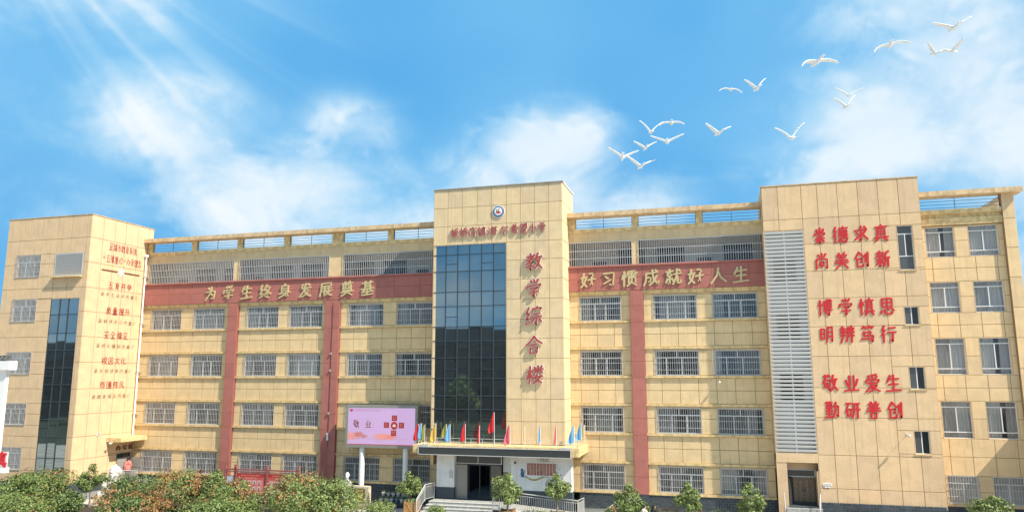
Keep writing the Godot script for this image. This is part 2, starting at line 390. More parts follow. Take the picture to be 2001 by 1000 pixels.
	"职": "2,10 44,9/10,10 10,78/34,10 34,98/10,32 34,32/10,54 34,54/0,82 44,72/kou@54,12,90,58/62,66 48,96/80,64 97,94", "园": "8,6 8,96/8,6 92,6 92,96/8,94 92,94/32,24 70,24/24,44 78,43/42,44 38,64 22,82/58,44 58,76 78,74",
	"文": "48,0 54,16/4,26 96,25/74,28 52,68 4,98/24,30 50,68 97,97", "化": "ren@0,0,40,100/86,22 44,60/54,4 54,90 96,90 97,70", "培": "tu@0,0,36,98/66,0 72,10/42,18 96,17/54,24 60,42/84,22 76,42/38,48 99,47/kou@48,58,90,97",
	"规": "4,22 44,21/24,2 22,50 2,97/2,46 48,45/26,54 44,72/54,6 54,62/54,6 90,6 90,62/72,20 68,62 44,97/76,62 76,92 98,92 98,76", "范": "cao@2,0,98,22/12,32 26,42/4,52 20,62/8,97 28,70/42,40 82,40 80,66 66,62/42,40 42,92 92,92 94,74",
	"风": "20,6 18,60 4,97/20,6 80,6 82,80 97,92 98,76/66,24 30,84/32,30 70,82", "公": "36,6 8,46/62,6 94,44/50,42 22,88 76,84/62,64 84,97", "区": "10,8 92,7/70,24 24,78/28,28 72,76/10,8 10,93 95,92", "“": "30,60 45,30/60,60 75,30", "”": "40,30 25,60/75,30 60,60",
}
var stroke_cache := {}

func strokes(ch: String) -> Array:
	if stroke_cache.has(ch):
		return stroke_cache[ch]
	var out := []
	for token: String in String(GLYPH[ch]).split("/"):
		if token.contains("@"):
			var bits := token.split("@")
			var r := bits[1].split(",")
			var o := Vector2(float(r[0]), float(r[1]))
			var s := (Vector2(float(r[2]), float(r[3])) - o) / 100.0
			for q: PackedVector2Array in strokes(bits[0]):
				var w := PackedVector2Array()
				for p in q:
					w.append(o + p * s)
				out.append(w)
		else:
			var w := PackedVector2Array()
			for p in token.split(" "):
				var xy := p.split(",")
				w.append(Vector2(float(xy[0]), float(xy[1])))
			out.append(w)
	stroke_cache[ch] = out
	return out

# one character as raised strokes; centre at the origin, facing +z
func char_mesh(ch: String, w: float, h: float, pen: float, z0: float, z1: float, slant := 0.0, brush := 0.0, wobble := 0.0) -> ArrayMesh:
	var b := Mb.new()
	var i := 0
	for q: PackedVector2Array in strokes(ch):
		var pts := PackedVector2Array()
		for p in q:
			var t := Vector2((p.x / 100.0 - 0.5) * w, (0.5 - p.y / 100.0) * h)
			t.y += slant * t.x
			t.x += slant * 0.4 * t.y
			t += Vector2(rng.randf_range(-1, 1), rng.randf_range(-1, 1)) * wobble * w
			pts.append(t)
		# strokes follow gentle curves: round the inner corners
		var sm := PackedVector2Array()
		for k in pts.size():
			if k == 0 or k == pts.size() - 1:
				sm.append(pts[k])
			else:
				sm.append(pts[k].lerp(pts[k - 1], 0.14))
				sm.append(pts[k].lerp((pts[k - 1] + pts[k + 1]) / 2, 0.05))
				sm.append(pts[k].lerp(pts[k + 1], 0.14))
		var d0 := (sm[1] - sm[0]).normalized()
		var d1 := (sm[-1] - sm[-2]).normalized()
		var across := absf(d0.x) > absf(d0.y) * 1.6
		var pw := pen * (1.0 - brush * (0.22 if across else -0.10))
		sm.insert(0, sm[0] - d0 * pw * 0.28)
		sm.append(sm[-1] + d1 * pw * 0.28)
		var n := sm.size()
		var left := PackedVector2Array()
		var right := PackedVector2Array()
		for k in n:
			var t := (sm[mini(k + 1, n - 1)] - sm[maxi(k - 1, 0)]).normalized()
			var f := 0.5
			if k == 0:
				f = 0.34 if brush > 0 else 0.46
			elif k == n - 1:
				f = 0.46 if brush == 0 else (0.42 if across else 0.16)
			elif brush > 0:
				f = 0.54 if k == 1 else lerpf(0.5, 0.44, float(k) / n)
			var o := Vector2(-t.y, t.x) * pw * f
			left.append(sm[k] + o)
			right.append(sm[k] - o)
		var za := z0 - 0.0011 * i
		var zb := z1 + 0.0011 * i
		for k in n - 1:
			var a := left[k]
			var c := right[k]
			var a2 := left[k + 1]
			var c2 := right[k + 1]
			b.quad(V(c.x, c.y, zb), V(c2.x, c2.y, zb), V(a2.x, a2.y, zb), V(a.x, a.y, zb))
			b.quad(V(a.x, a.y, za), V(a2.x, a2.y, za), V(a2.x, a2.y, zb), V(a.x, a.y, zb)) if false else b.quad(V(a2.x, a2.y, za), V(a.x, a.y, za), V(a.x, a.y, zb), V(a2.x, a2.y, zb))
			b.quad(V(c.x, c.y, za), V(c2.x, c2.y, za), V(c2.x, c2.y, zb), V(c.x, c.y, zb))
		b.quad(V(left[0].x, left[0].y, za), V(right[0].x, right[0].y, za), V(right[0].x, right[0].y, zb), V(left[0].x, left[0].y, zb))
		b.quad(V(right[n - 1].x, right[n - 1].y, za), V(left[n - 1].x, left[n - 1].y, za), V(left[n - 1].x, left[n - 1].y, zb), V(right[n - 1].x, right[n - 1].y, zb))
		i += 1
	return b.mesh()

# characters of a sign in a row; rows start at the sign's left
func write_row(sign: Node3D, text: String, xs: Array, y: float, w: float, h: float, pen: float, mat: Material, z0: float, z1: float, slant := 0.0, brush := 0.0, wobble := 0.0, edge: Material = null) -> void:
	for i in text.length():
		var p := part("character", char_mesh(text[i], w, h, pen, z0, z1, slant, brush, wobble), mat, sign, V(xs[i], y, 0))
		if edge:
			part("character_rim", char_mesh(text[i], w * 1.02, h * 1.02, pen * 1.45, z0, z1 - 0.022, slant, brush, 0.0), edge, p)

# the same strokes drawn flat into a picture (print on screens and posters)
func print_char(im: Image, ch: String, x: float, y: float, w: float, h: float, pen: float, color: Color) -> void:
	for q: PackedVector2Array in strokes(ch):
		for k in q.size() - 1:
			var a := Vector2(x + q[k].x / 100.0 * w, y + q[k].y / 100.0 * h)
			var b := Vector2(x + q[k + 1].x / 100.0 * w, y + q[k + 1].y / 100.0 * h)
			var m := maxi(1, int(a.distance_to(b) * 1.5))
			for s in m + 1:
				var p := a.lerp(b, float(s) / m)
				im.fill_rect(Rect2i(int(p.x - pen / 2), int(p.y - pen / 2), maxi(1, int(pen)), maxi(1, int(pen))), color)
# ---------------------------------------------------------------- pieces of the building
func sp(called: String, mesh: Mesh, mat: Material, at := Vector3.ZERO) -> MeshInstance3D:   # a part of the school at a world position
	return part(called, mesh, mat, school, at - school.position)

func sbox(called: String, mat: Material, x0: float, x1: float, y0: float, y1: float, z0: float, z1: float) -> MeshInstance3D:
	var c := V((x0 + x1) / 2, y0, (z0 + z1) / 2)
	return sp(called, boxmesh(V(x0, y0, z0) - c, V(x1, y1, z1) - c), mat, c)

func cuts(a: float, b: float, at: Array) -> Array:
	var out := [a]
	for x in at:
		if x > a + 0.03 and x < b - 0.03:
			out.append(x)
	out.append(b)
	out.sort()
	return out

func solid(u0: float, u1: float, v0: float, v1: float, holes: Array, z0: float, z1: float) -> ArrayMesh:
	var xs := []
	var ys := []
	for r: Rect2 in holes:
		xs.append_array([r.position.x, r.end.x])
		ys.append_array([r.position.y, r.end.y])
	xs = cuts(u0, u1, xs)
	ys = cuts(v0, v1, ys)
	var b := Mb.new()
	for j in ys.size() - 1:
		if ys[j + 1] - ys[j] < 0.002:
			continue
		var start := -1
		for i in xs.size():
			var open := true
			if i < xs.size() - 1:
				open = false
				var mid := Vector2((xs[i] + xs[i + 1]) / 2, (ys[j] + ys[j + 1]) / 2)
				for r: Rect2 in holes:
					if r.has_point(mid):
						open = true
			if not open and start < 0:
				start = i
			if open and start >= 0:
				b.box(V(xs[start], ys[j], z0), V(xs[i], ys[j + 1], z1))
				start = -1
	return b.mesh()

func minus(cells: Array, hole: Rect2) -> Array:
	var out := []
	for c: Rect2 in cells:
		if not c.intersects(hole):
			out.append(c)
			continue
		var h := c.intersection(hole)
		for r in [Rect2(c.position.x, c.position.y, c.size.x, h.position.y - c.position.y), Rect2(c.position.x, h.end.y, c.size.x, c.end.y - h.end.y),
				Rect2(c.position.x, h.position.y, h.position.x - c.position.x, h.size.y), Rect2(h.end.x, h.position.y, c.end.x - h.end.x, h.size.y)]:
			if r.size.x > 0.07 and r.size.y > 0.07:
				out.append(r)
	return out

func slab_mesh(w: float, h: float, d := 0.022, ch := 0.008) -> ArrayMesh:
	var key := "%d_%d_%d" % [roundi(w * 200), roundi(h * 200), roundi(d * 1000)]
	if not panel_cache.has(key):
		var b := Mb.new()
		b.slab(roundi(w * 200) / 200.0, roundi(h * 200) / 200.0, d, ch)
		panel_cache[key] = b.mesh()
	return panel_cache[key]

# rendered panels with recessed joints on a wall; each a piece of its own while the allowance lasts
func panels(wall: Node3D, key: String, called: String, u0: float, u1: float, v0: float, v1: float, xs: Array, ys: Array, holes: Array, gap := 0.032, singly := true) -> void:
	xs = cuts(u0, u1, xs)
	ys = cuts(v0, v1, ys)
	var cells := []
	for i in xs.size() - 1:
		for j in ys.size() - 1:
			var got := [Rect2(xs[i], ys[j], xs[i + 1] - xs[i], ys[j + 1] - ys[j])]
			for h in holes:
				got = minus(got, h)
			cells.append_array(got)
	var rest := Mb.new()
	for c: Rect2 in cells:
		var w := c.size.x - gap
		var h := c.size.y - gap
		var m := c.get_center()
		if w < 0.04 or h < 0.04:
			continue
		if singly and panels_left > 0:
			panels_left -= 1
			part(called, slab_mesh(w, h), mats[key + str(rng.randi() % 3)], wall, V(m.x, m.y, -0.022 + rng.randf_range(-0.002, 0.002)))
		else:
			var k0 := rest.v.size()
			rest.slab(w, h, 0.022, 0.008)
			for q in range(k0, rest.v.size()):
				rest.v[q] += V(m.x, m.y, -0.022)
	if rest.v.size():
		part(called + "s", rest.mesh(), mats[key + "0"], wall).set_meta("kind", "stuff")

func reveal(wall: Node3D, holes: Array, mat: Material, depth := 0.26) -> void:
	var b := Mb.new()
	for r: Rect2 in holes:
		var t := 0.02
		b.box(V(r.position.x, r.position.y, -depth), V(r.position.x + t, r.end.y, 0.001))
		b.box(V(r.end.x - t, r.position.y, -depth), V(r.end.x, r.end.y, 0.001))
		b.box(V(r.position.x + t, r.position.y, -depth), V(r.end.x - t, r.position.y + t, 0.001))
		b.box(V(r.position.x + t, r.end.y - t, -depth), V(r.end.x - t, r.end.y, 0.001))
	if holes.size():
		part("reveal", b.mesh(), mat, wall).set_meta("kind", "stuff")

func wall_node(key: String, origin: Vector3, turn: float, u0: float, u1: float, v0: float, v1: float, holes: Array, thick := 0.24, inset := 0.0, inset2 := 0.0) -> MeshInstance3D:
	var w := sp("wall", solid(u0 + inset, u1 - inset2, v0, v1, holes, -0.02 - thick, -0.02), mats[key + "core"], origin)
	w.rotation.y = turn
	reveal(w, holes, mats[key + "0"])
	return w

func plinth(u0: float, u1: float, origin: Vector3, turn: float, y1: float, seen_from: float, shaded := false) -> void:
	var w := sp("plinth", boxmesh(V(u0, 0.0, -0.25), V(u1, y1 - GROUND, 0.03)), mats.mortar if not shaded else mats.brick0, origin)
	w.rotation.y = turn
	var rest := Mb.new()
	var row := 0
	var y := GROUND
	while y < y1 - 0.05:
		var x := u0 - (0.16 if row % 2 else 0.0)
		while x < u1 - 0.02:
			var a := maxf(x, u0)
			var e := minf(x + 0.32, u1)
			if e - a > 0.06 and y + 0.16 > seen_from:
				var m := V((a + e) / 2, y + 0.08 - GROUND, 0.03)
				if bricks_left > 0:
					bricks_left -= 1
					part("brick", slab_mesh(e - a - 0.022, 0.138, 0.024, 0.006), mats["brick" + str(rng.randi() % 3)], w, m + V(0, 0, rng.randf_range(-0.004, 0.002)))
				else:
					var k0 := rest.v.size()
					rest.slab(e - a - 0.022, 0.138, 0.024, 0.006)
					for q in range(k0, rest.v.size()):
						rest.v[q] += m
			x += 0.32
		y += 0.16
		row += 1
	if rest.v.size():
		part("bricks", rest.mesh(), mats.brick0, w).set_meta("kind", "stuff")

# ---------------------------------------------------------------- windows
func frame_mesh(w: float, h: float, uprights: Array, rails: Array, bw: float, d: float) -> ArrayMesh:   # uprights [x, y0, y1], rails [y, x0, x1]; lower left corner at the origin
	var b := Mb.new()
	b.box(V(0, 0, -d), V(w, bw, 0))
	b.box(V(0, h - bw, -d), V(w, h, 0))
	b.box(V(0, bw, -d), V(bw, h - bw, 0))
	b.box(V(w - bw, bw, -d), V(w, h - bw, 0))
	for r in rails:
		b.box(V(r[1], r[0] - bw / 2, -d), V(r[2], r[0] + bw / 2, -0.003))
	for p in uprights:
		b.box(V(p[0] - bw / 2, p[1], -d), V(p[0] + bw / 2, p[2], -0.006))
	return b.mesh()

func pane(win: Node3D, x0: float, x1: float, y0: float, y1: float, z: float, mat: Material) -> void:
	var b := Mb.new()
	b.box(V(-(x1 - x0) / 2, -(y1 - y0) / 2, -0.003), V((x1 - x0) / 2, (y1 - y0) / 2, 0.003))
	part("pane", b.mesh(), mat, win, V((x0 + x1) / 2, (y0 + y1) / 2, z))

func grille_mesh(w: float, h: float, step: float, rails: Array, r: float) -> ArrayMesh:
	var b := Mb.new()
	var n := maxi(2, roundi(w / step))
	for i in n + 1:
		var x := w * i / n
		b.box(V(x - r, 0, -r), V(x + r, h, r))
	for y in rails:
		b.box(V(0, y - r * 1.25, -r * 1.3 - 0.002), V(w, y + r * 1.25, r * 1.3 + 0.002))
	return b.mesh()

func curtain(win: Node3D, x0: float, x1: float, y0: float, y1: float, z: float, mat: Material, sway := 0.0) -> void:
	var b := Mb.new()
	var n := maxi(4, int((x1 - x0) / 0.035))
	var ph := rng.randf() * 6.0
	var row := []
	for k in 2:
		var line := PackedVector3Array()
		for i in n + 1:
			var t := float(i) / n
			var x := lerpf(x0, x1, t) + (sway * (t - 0.5) if k == 0 else 0.0)
			line.append(V(x, y1 if k else y0, z + 0.03 * sin(ph + t * (x1 - x0) * 38.0) + 0.02 * sin(ph * 2.0 + t * (x1 - x0) * 71.0)))
		row.append(line)
	for i in n:
		b.quad(row[0][i], row[0][i + 1], row[1][i + 1], row[1][i])
	part("curtain", b.mesh(), mat, win)

# the barred sliding windows of the classrooms: two top lights over three sashes
func classroom_window(variant: int) -> MeshInstance3D:
	var w := 2.72
	var h := 1.58
	var t := 1.12
	var a: float = [0.92, 0.78, 1.0, 0.88, 0.7, 0.96][variant]
	var b: float = [1.84, 1.95, 1.72, 2.0, 1.66, 1.8][variant]
	var win := MeshInstance3D.new()
	win.name = "window"
	win.mesh = frame_mesh(w, h, [[w / 2, t, h - 0.05], [a, 0.05, t], [b, 0.05, t]], [[t, 0.05, w - 0.05]], 0.068, 0.07)
	win.material_override = mats.winframe
	pane(win, 0.05, w / 2, t, h - 0.05, -0.03, mats.glass)
	pane(win, w / 2, w - 0.05, t, h - 0.05, -0.03, mats.glass)
	for s in [[0.05, a, -0.024], [a, b, -0.046], [b, w - 0.05, -0.024]]:
		pane(win, s[0], s[1], 0.05, t, s[2], mats.glass)
	part("grille", grille_mesh(w + 0.04, h + 0.02, 0.136, [0.01, 0.36, 0.8, 1.14, 1.59], 0.0095), mats.grille, win, V(-0.02, 0, 0.14))
	var sets: Array = [[[0.05, 1.2, 0], [1.9, 2.66, 1]], [[0.05, 2.66, 1]], [[0.05, 0.7, 0], [0.95, 2.0, 3]], [[0.4, 2.3, 0]], [[1.2, 2.66, 3], [0.05, 0.4, 2]], [[0.05, 1.5, 1], [1.6, 2.3, 0]]][variant]
	for c in sets:
		curtain(win, c[0], c[1], 0.02, h - 0.02, -0.2, mats.curtain[c[2]], rng.randf_range(-0.1, 0.1))
	return win

# the plain two-sash window with fixed lights above and below
func wide_window(w: float, h: float, barred: bool, variant: int) -> MeshInstance3D:
	var win := MeshInstance3D.new()
	win.name = "window"
	var lo := 0.36 if not barred else 0.05
	var hi := h - (0.34 if not barred else 0.42)
	var rails := [[hi, 0.0, w]]
	if not barred:
		rails.append([lo, 0.0, w])
	win.mesh = frame_mesh(w, h, [[w * 0.5, lo, hi]], rails, 0.055, 0.07)
	win.material_override = mats.aluwhite
	pane(win, 0.05, w - 0.05, hi, h - 0.05, -0.03, mats.glass)
	pane(win, 0.05, w * 0.5, lo, hi, -0.024, mats.glass)
	pane(win, w * 0.5, w - 0.05, lo, hi, -0.046, mats.glass)
	if not barred:
		pane(win, 0.05, w - 0.05, 0.05, lo, -0.03, mats.glass)
	else:
		part("grille", grille_mesh(w + 0.04, h + 0.02, 0.136, [0.01, 0.4, 0.8, 1.12, h], 0.0095), mats.grille, win, V(-0.02, 0, 0.14))
	if variant % 3 == 0:
		curtain(win, 0.03, w - 0.03, 0.02, h - 0.02, -0.16, mats.curtain[2])
	elif variant % 3 == 1:
		curtain(win, 0.03, w * 0.52, 0.02, h - 0.02, -0.16, mats.curtain[2], -0.1)
		curtain(win, w * 0.68, w - 0.03, 0.02, h - 0.02, -0.18, mats.curtain[0], 0.1)
	else:
		curtain(win, 0.03, w * 0.48, 0.02, h - 0.02, -0.16, mats.curtain[0], -0.05)
		curtain(win, w * 0.5, w - 0.03, 0.02, h - 0.02, -0.19, mats.curtain[2], 0.2)
	return win

func put(o: Node3D, at: Vector3, turn := 0.0) -> Node3D:
	school.add_child(o, true)
	o.position = at - school.position
	o.rotation.y = turn
	return o

# coated glass walls: a pane in every field, mullions standing proud
func glass_wall(x0: float, x1: float, z: float, xs: Array, ys: Array, extra: Array) -> void:
	xs = cuts(x0, x1, xs)
	ys.sort()
	var b := Mb.new()
	var o := V(x0, ys[0], z)
	for x in xs:
		b.box(V(x - 0.028 - x0, 0, -0.08), V(x + 0.028 - x0, ys[-1] - ys[0], 0.022))
	for y in ys:
		b.box(V(0, y - 0.026 - ys[0], -0.08), V(x1 - x0, y + 0.026 - ys[0], 0.018))
	for e in extra:
		b.box(V(xs[e[0]] - x0, e[1] - 0.02 - ys[0], -0.06), V(xs[e[0] + 1] - x0, e[1] + 0.02 - ys[0], 0.012))
	var g := sp("glass_wall", b.mesh(), mats.mullion, o)
	for i in xs.size() - 1:
		for j in ys.size() - 1:
			var q := Mb.new()
			var w: float = xs[i + 1] - xs[i]
			var h: float = ys[j + 1] - ys[j]
			q.box(V(-w / 2, -h / 2, -0.012), V(w / 2, h / 2, 0))
			var p := part("glass_pane", q.mesh(), mats["mirror" + str(rng.randi() % 3)], g, V((xs[i] + xs[i + 1]) / 2 - x0, (ys[j] + ys[j + 1]) / 2 - ys[0], -0.015))
			p.rotation = V(rng.randf_range(-1, 1) * 0.0035, rng.randf_range(-1, 1) * 0.0035, 0)   # panes never hang quite in one plane

func railing(called: String, label: String, pts: Array, height: float, step: float, r := 0.022) -> Node3D:   # along a polyline of feet
	var at: Vector3 = pts[0]
	var t := thing(called, label, "railing", at)
	for i in pts.size() - 1:
		var a: Vector3 = pts[i] - at
		var b: Vector3 = pts[i + 1] - at
		var up := V(0, height, 0)
		part("handrail", _bars([[a + up, b + up]], r * 1.3), mats.steel, t)
		part("rail", _bars([[a + up * 0.86, b + up * 0.86], [a + up * 0.12, b + up * 0.12]], r * 0.7), mats.steel, t)
		var n := maxi(2, roundi(a.distance_to(b) / step))
		var list := []
		for k in range(1, n):
			var p := a.lerp(b, float(k) / n)
			list.append([p + up * 0.12, p + up * 0.86])
		part("balusters", _bars(list, r * 0.55), mats.steel, t)
		part("post", _bars([[a, a + up]], r * 1.25), mats.steel, t)
		if i == pts.size() - 2:
			part("post", _bars([[b, b + up]], r * 1.25), mats.steel, t)
	return t

func _bars(list: Array, r: float) -> ArrayMesh:
	var b := Mb.new()
	for p in list:
		b.bar(p[0], p[1], r, 6)
	return b.mesh()

func build_school() -> void:
	school = thing("school_building", "five storey yellow school block with red pilasters, two end towers and a glazed central tower", "building", V(-17, GROUND, 0))
	var sill_y := [1.70, 5.28, 8.86, 12.41]
	# ---- right stair tower (first, so that the pieces nearest the camera are single pieces)
	var z := 1.28
	var rx := [3.98, 5.34, 6.24, 7.37, 8.5, 9.6, 10.7]
	var ry := [2.50, 4.35, 6.46, 8.16, 9.97, 11.70, 13.38, 15.02, 16.67, 18.25]
	var rh := [Rect2(10.45, 14.90, 0.85, 2.65), Rect2(10.48, 11.72, 0.78, 1.06), Rect2(10.46, 8.08, 0.82, 1.28), Rect2(10.44, 4.52, 0.80, 1.28)]
	var lou := Rect2(3.05, 0.3, 2.29, 17.28)
	var w := wall_node("right", V(0, 0, z), 0, 3.05, 11.8, 1.66, 20.37, rh + [lou])
	panels(w, "right", "wall_panel", 3.05, 11.8, 1.66, 20.37, rx, ry, rh + [lou])
	plinth(5.34, 11.8, V(0, GROUND, z), 0, 1.66, 1.0)
	for i in 4:
		var r: Rect2 = rh[i]
		var ups := [[r.size.x / 2, 0.05, r.size.y - 0.05]]
		var rails := []
		if i == 0:
			ups = [[r.size.x / 2, 0.82, 2.13]]
			rails = [[0.82, 0.0, r.size.x], [2.13, 0.0, r.size.x]]
		var win := MeshInstance3D.new()
		win.name = "window"
		win.mesh = frame_mesh(r.size.x, r.size.y, ups, rails, 0.05, 0.06)
		win.material_override = mats.aluwhite
		put(win, V(r.position.x, r.position.y, z - 0.10))
		if i == 0:
			pane(win, 0.05, 0.8, 0.05, 0.82, -0.03, mats.panegrey)
			pane(win, 0.05, 0.8, 2.13, 2.6, -0.03, mats.panegrey)
			pane(win, 0.05, 0.425, 0.82, 2.13, -0.02, mats.panegrey)
			pane(win, 0.425, 0.8, 0.82, 2.13, -0.04, mats.glass)
		else:
			pane(win, 0.05, r.size.x / 2, 0.05, r.size.y - 0.05, -0.02, mats.panegrey)
			pane(win, r.size.x / 2, r.size.x - 0.05, 0.05, r.size.y - 0.05, -0.04, mats.mirrordark)
		sbox("sill", mats.trim, r.position.x - 0.06, r.end.x + 0.06, r.position.y - 0.05, r.position.y - 0.003, z - 0.1, z + 0.05)
	sbox("coping", mats.cornice, 3.0, 11.85, 20.371, 20.43, z - 0.34, z + 0.03)
	# tall louvre screen, its stairwell wall and windows behind
	var ls := sp("louvre_screen", boxmesh(V(-0.035, 0, -0.05), V(0.035, 13.15, 0.0)), mats.silver, V(4.22, 4.43, z - 0.02))
	for x in [-1.13, 1.08]:
		part("louvre_post", boxmesh(V(x - 0.03, 0, -0.1), V(x + 0.03, 13.15, -0.055)), mats.silver, ls)
	var slat := Mb.new()
	slat.box(V(-1.125, -0.006, -0.082), V(1.125, 0.006, 0.082))
	var slm := slat.mesh()
	for k in 56:
		var p := part("slat", slm, mats.silver, ls, V(-0.03, 0.12 + k * 0.2345, 0.015))
		p.rotation.x = -0.95 + rng.randf_range(-0.03, 0.03)
	w = sp("stairwell_wall", solid(3.05, 5.34, 4.4, 17.58, [Rect2(3.55, 7.4, 1.3, 1.6), Rect2(3.55, 11.0, 1.3, 1.6), Rect2(3.55, 14.4, 1.3, 1.6)], -0.55, -0.45), mats.slatback, V(0, 0, z))
	sbox("beam", mats.right0, 3.05, 5.34, 3.89, 4.41, z - 0.5, z + 0.004)
	# recessed side door under the louvres
	sbox("porch_wall", mats.left1, 3.05, 3.62, GROUND, 3.89, z - 0.25, z - 0.02)
	sbox("porch_wall", mats.left1, 3.05, 5.34, 3.42, 3.89, z - 1.0, z - 0.9)
	sbox("porch_wall", mats.left1, 5.22, 5.34, GROUND, 3.42, z - 1.0, z - 0.02)
	sbox("porch_wall", mats.left1, 3.5, 3.62, GROUND, 3.42, z - 1.0, z - 0.25)
	sbox("porch_step", mats.brick0, 3.62, 5.22, GROUND, 1.45, z - 0.9, z + 0.2)
	var tr := sp("transom", frame_mesh(1.58, 0.44, [], [], 0.05, 0.06), mats.alu, V(3.63, 2.98, z - 0.86))
	pane(tr, 0.05, 1.53, 0.05, 0.39, -0.02, mats.mirrordark)
	var dr := sp("door", boxmesh(V(0, 0, -0.06), V(1.28, 1.5, 0)), mats.copper, V(3.9, 1.46, z - 0.86))
	for s in [0.05, 0.345, 0.67, 0.965]:
		part("door_panel", slab_mesh(0.25, 1.3, 0.03, 0.012), mats.copper, dr, V(s + 0.13, 0.75, 0))
	part("handle", boxmesh(V(0.55, 0.7, 0), V(0.59, 0.95, 0.07)), mats.dark, dr)
	part("handle", boxmesh(V(0.69, 0.7, 0), V(0.73, 0.95, 0.07)), mats.dark, dr)
	var leaf := sp("door", boxmesh(V(0, 0, -0.03), V(0.62, 1.5, 0.03)), mats.dark, V(3.66, 1.46, z - 0.2))
	leaf.rotation.y = 1.15
	sbox("door_base", mats.dark, 3.75, 5.2, 1.451, 1.62, z - 0.85, z - 0.8)
	# ---- right end bay
	var wx := [12.25, 14.52]
	var wy := [[1.75, 1.52], [5.31, 2.10], [8.88, 2.12], [12.44, 1.84], [15.72, 1.86]]
	var holes := []
	for f in 5:
		for x in wx:
			holes.append(Rect2(x, wy[f][0], 1.56, wy[f][1]))
	w = wall_node("end", V(0, 0, 0), 0, 11.8, 16.36, 1.58, 17.65, holes)
	var ey := [2.40, 4.30, 6.42, 8.15, 9.96, 11.74, 13.39, 15.05, 16.69]
	for f in 5:
		ey.append(wy[f][0])
		ey.append(wy[f][0] + wy[f][1])
	ey.sort()
	var lo := 1.58
	for f in 6:   # full rows between the windows, then the piers beside them
		var hi: float = wy[f][0] - 0.0 if f < 5 else 17.65
		panels(w, "end", "wall_panel", 11.8, 16.36, lo, hi, [12.5, 13.64, 14.78, 15.9], ey, [])
		if f < 5:
			lo = hi + wy[f][1]
			panels(w, "end", "wall_panel", 11.8, 16.36, hi, lo, [12.25, 13.81, 14.52, 16.08], ey, holes)
	for f in 5:
		for i in 2:
			put(wide_window(1.56, wy[f][1], f == 0, f + i * 2 + (1 if f == 1 else 0)), V(wx[i], wy[f][0], -0.10))
	sbox("beam", mats.trim, 11.8, 16.36, 17.65, 18.06, -0.2, 0.06)
	sbox("beam", mats.trim, 11.8, 16.36, 18.06, 18.30, -0.2, -0.05)
	sbox("parapet", mats.trim, 11.8, 16.36, 18.30, 18.58, -0.2, 0.10)
	w = sp("pilaster", boxmesh(V(-0.31, 0, -0.2), V(0.31, 18.98, 0.20)), mats.endcore, V(16.67, GROUND, 0))
	for k in 11:
		part("wall_panel", slab_mesh(0.62, 1.69), mats["end" + str(k % 3)], w, V(0, 1.2 + k * 1.72, 0.20))
	sbox("plinth_end", mats.brick0, 16.3, 17.0, GROUND, 1.58, -0.2, 0.225)
	plinth(11.8, 16.36, V(0, GROUND, 0), 0, 1.58, 0.9, true)
	# ---- central tower
	z = 2.0
	var cx := [-17.31, -16.27, -15.22, -14.20, -13.16, -12.19, -11.22, -10.27]
	var cy := [6.01, 7.41, 8.69, 9.98, 11.25, 12.52, 13.81, 15.10, 16.39, 17.60, 18.88, 20.16]
	var gl := Rect2(-18.33, 4.6, 5.17, 13.0)
	w = wall_node("centre", V(0, 0, z), 0, -18.33, -9.35, 4.6, 21.46, [gl], 0.24, 0.0, 0.03)
	panels(w, "centre", "wall_panel", -18.33, -9.35, 4.6, 21.46, cx, cy, [gl])
	glass_wall(-18.33, -13.16, z - 0.03, [-17.41, -16.57, -15.73, -14.89, -14.06], [4.6, 5.43, 6.74, 7.59, 8.71, 10.05, 11.15, 12.09, 13.44, 14.40, 15.79, 16.92, 17.6], [[1, 9.3], [4, 9.3], [1, 6.1], [4, 6.1], [1, 12.75], [1, 16.3], [4, 16.3]])
	sbox("glass_backing", mats.dark, -18.33, -13.16, 4.6, 17.6, z - 0.4, z - 0.3)
	w = sp("wall", boxmesh(V(-1.97, 3.2, -0.2), V(1.7, 21.45, -0.022)), mats.centrecore, V(-9.35, 0, 0))   # flank facing the right wing
	w.rotation.y = PI / 2
	panels(w, "centre", "wall_panel", -1.998, 1.7, 3.2, 21.45, [-0.2], cy + [4.6], [])
	sbox("wall", mats.centre0, -18.33, -18.13, 3.2, 21.45, -1.7, z - 0.03)
	sbox("wall", mats.centre0, -18.13, -9.55, 16.0, 21.45, -1.7, -1.5)
	sbox("roof_slab", mats.stone, -18.13, -9.55, 20.6, 20.8, -1.5, 1.7)
	sbox("coping", mats.stone, -18.39, -9.29, 21.461, 21.53, z - 0.30, z + 0.06)
	sbox("coping", mats.whitebright, -9.55, -9.29, 21.461, 21.53, -1.75, z - 0.30)
	# ---- right wing, then left wing
	wing([[-9.35, -5.33, [-8.67]], [-4.48, 3.05, [-3.85, -0.16]]], [[-9.35, -8.67, -7.54, -6.42, -5.33], [-4.48, -3.47, -2.35, -1.22, -0.12, 1.0, 2.15, 3.05]], [[-5.33, -4.48]],
		[[-9.33, -5.13], [-4.69, 3.05]], [[-8.86, -5.08], [-4.67, -0.97], [-0.55, 3.05]], [-8.72, -7.58, -6.40, -4.47, -2.24, -0.12, 2.16], 3)
	plinth(-8.86, 3.05, V(0, GROUND, 0), 0, 1.58, 0.72)
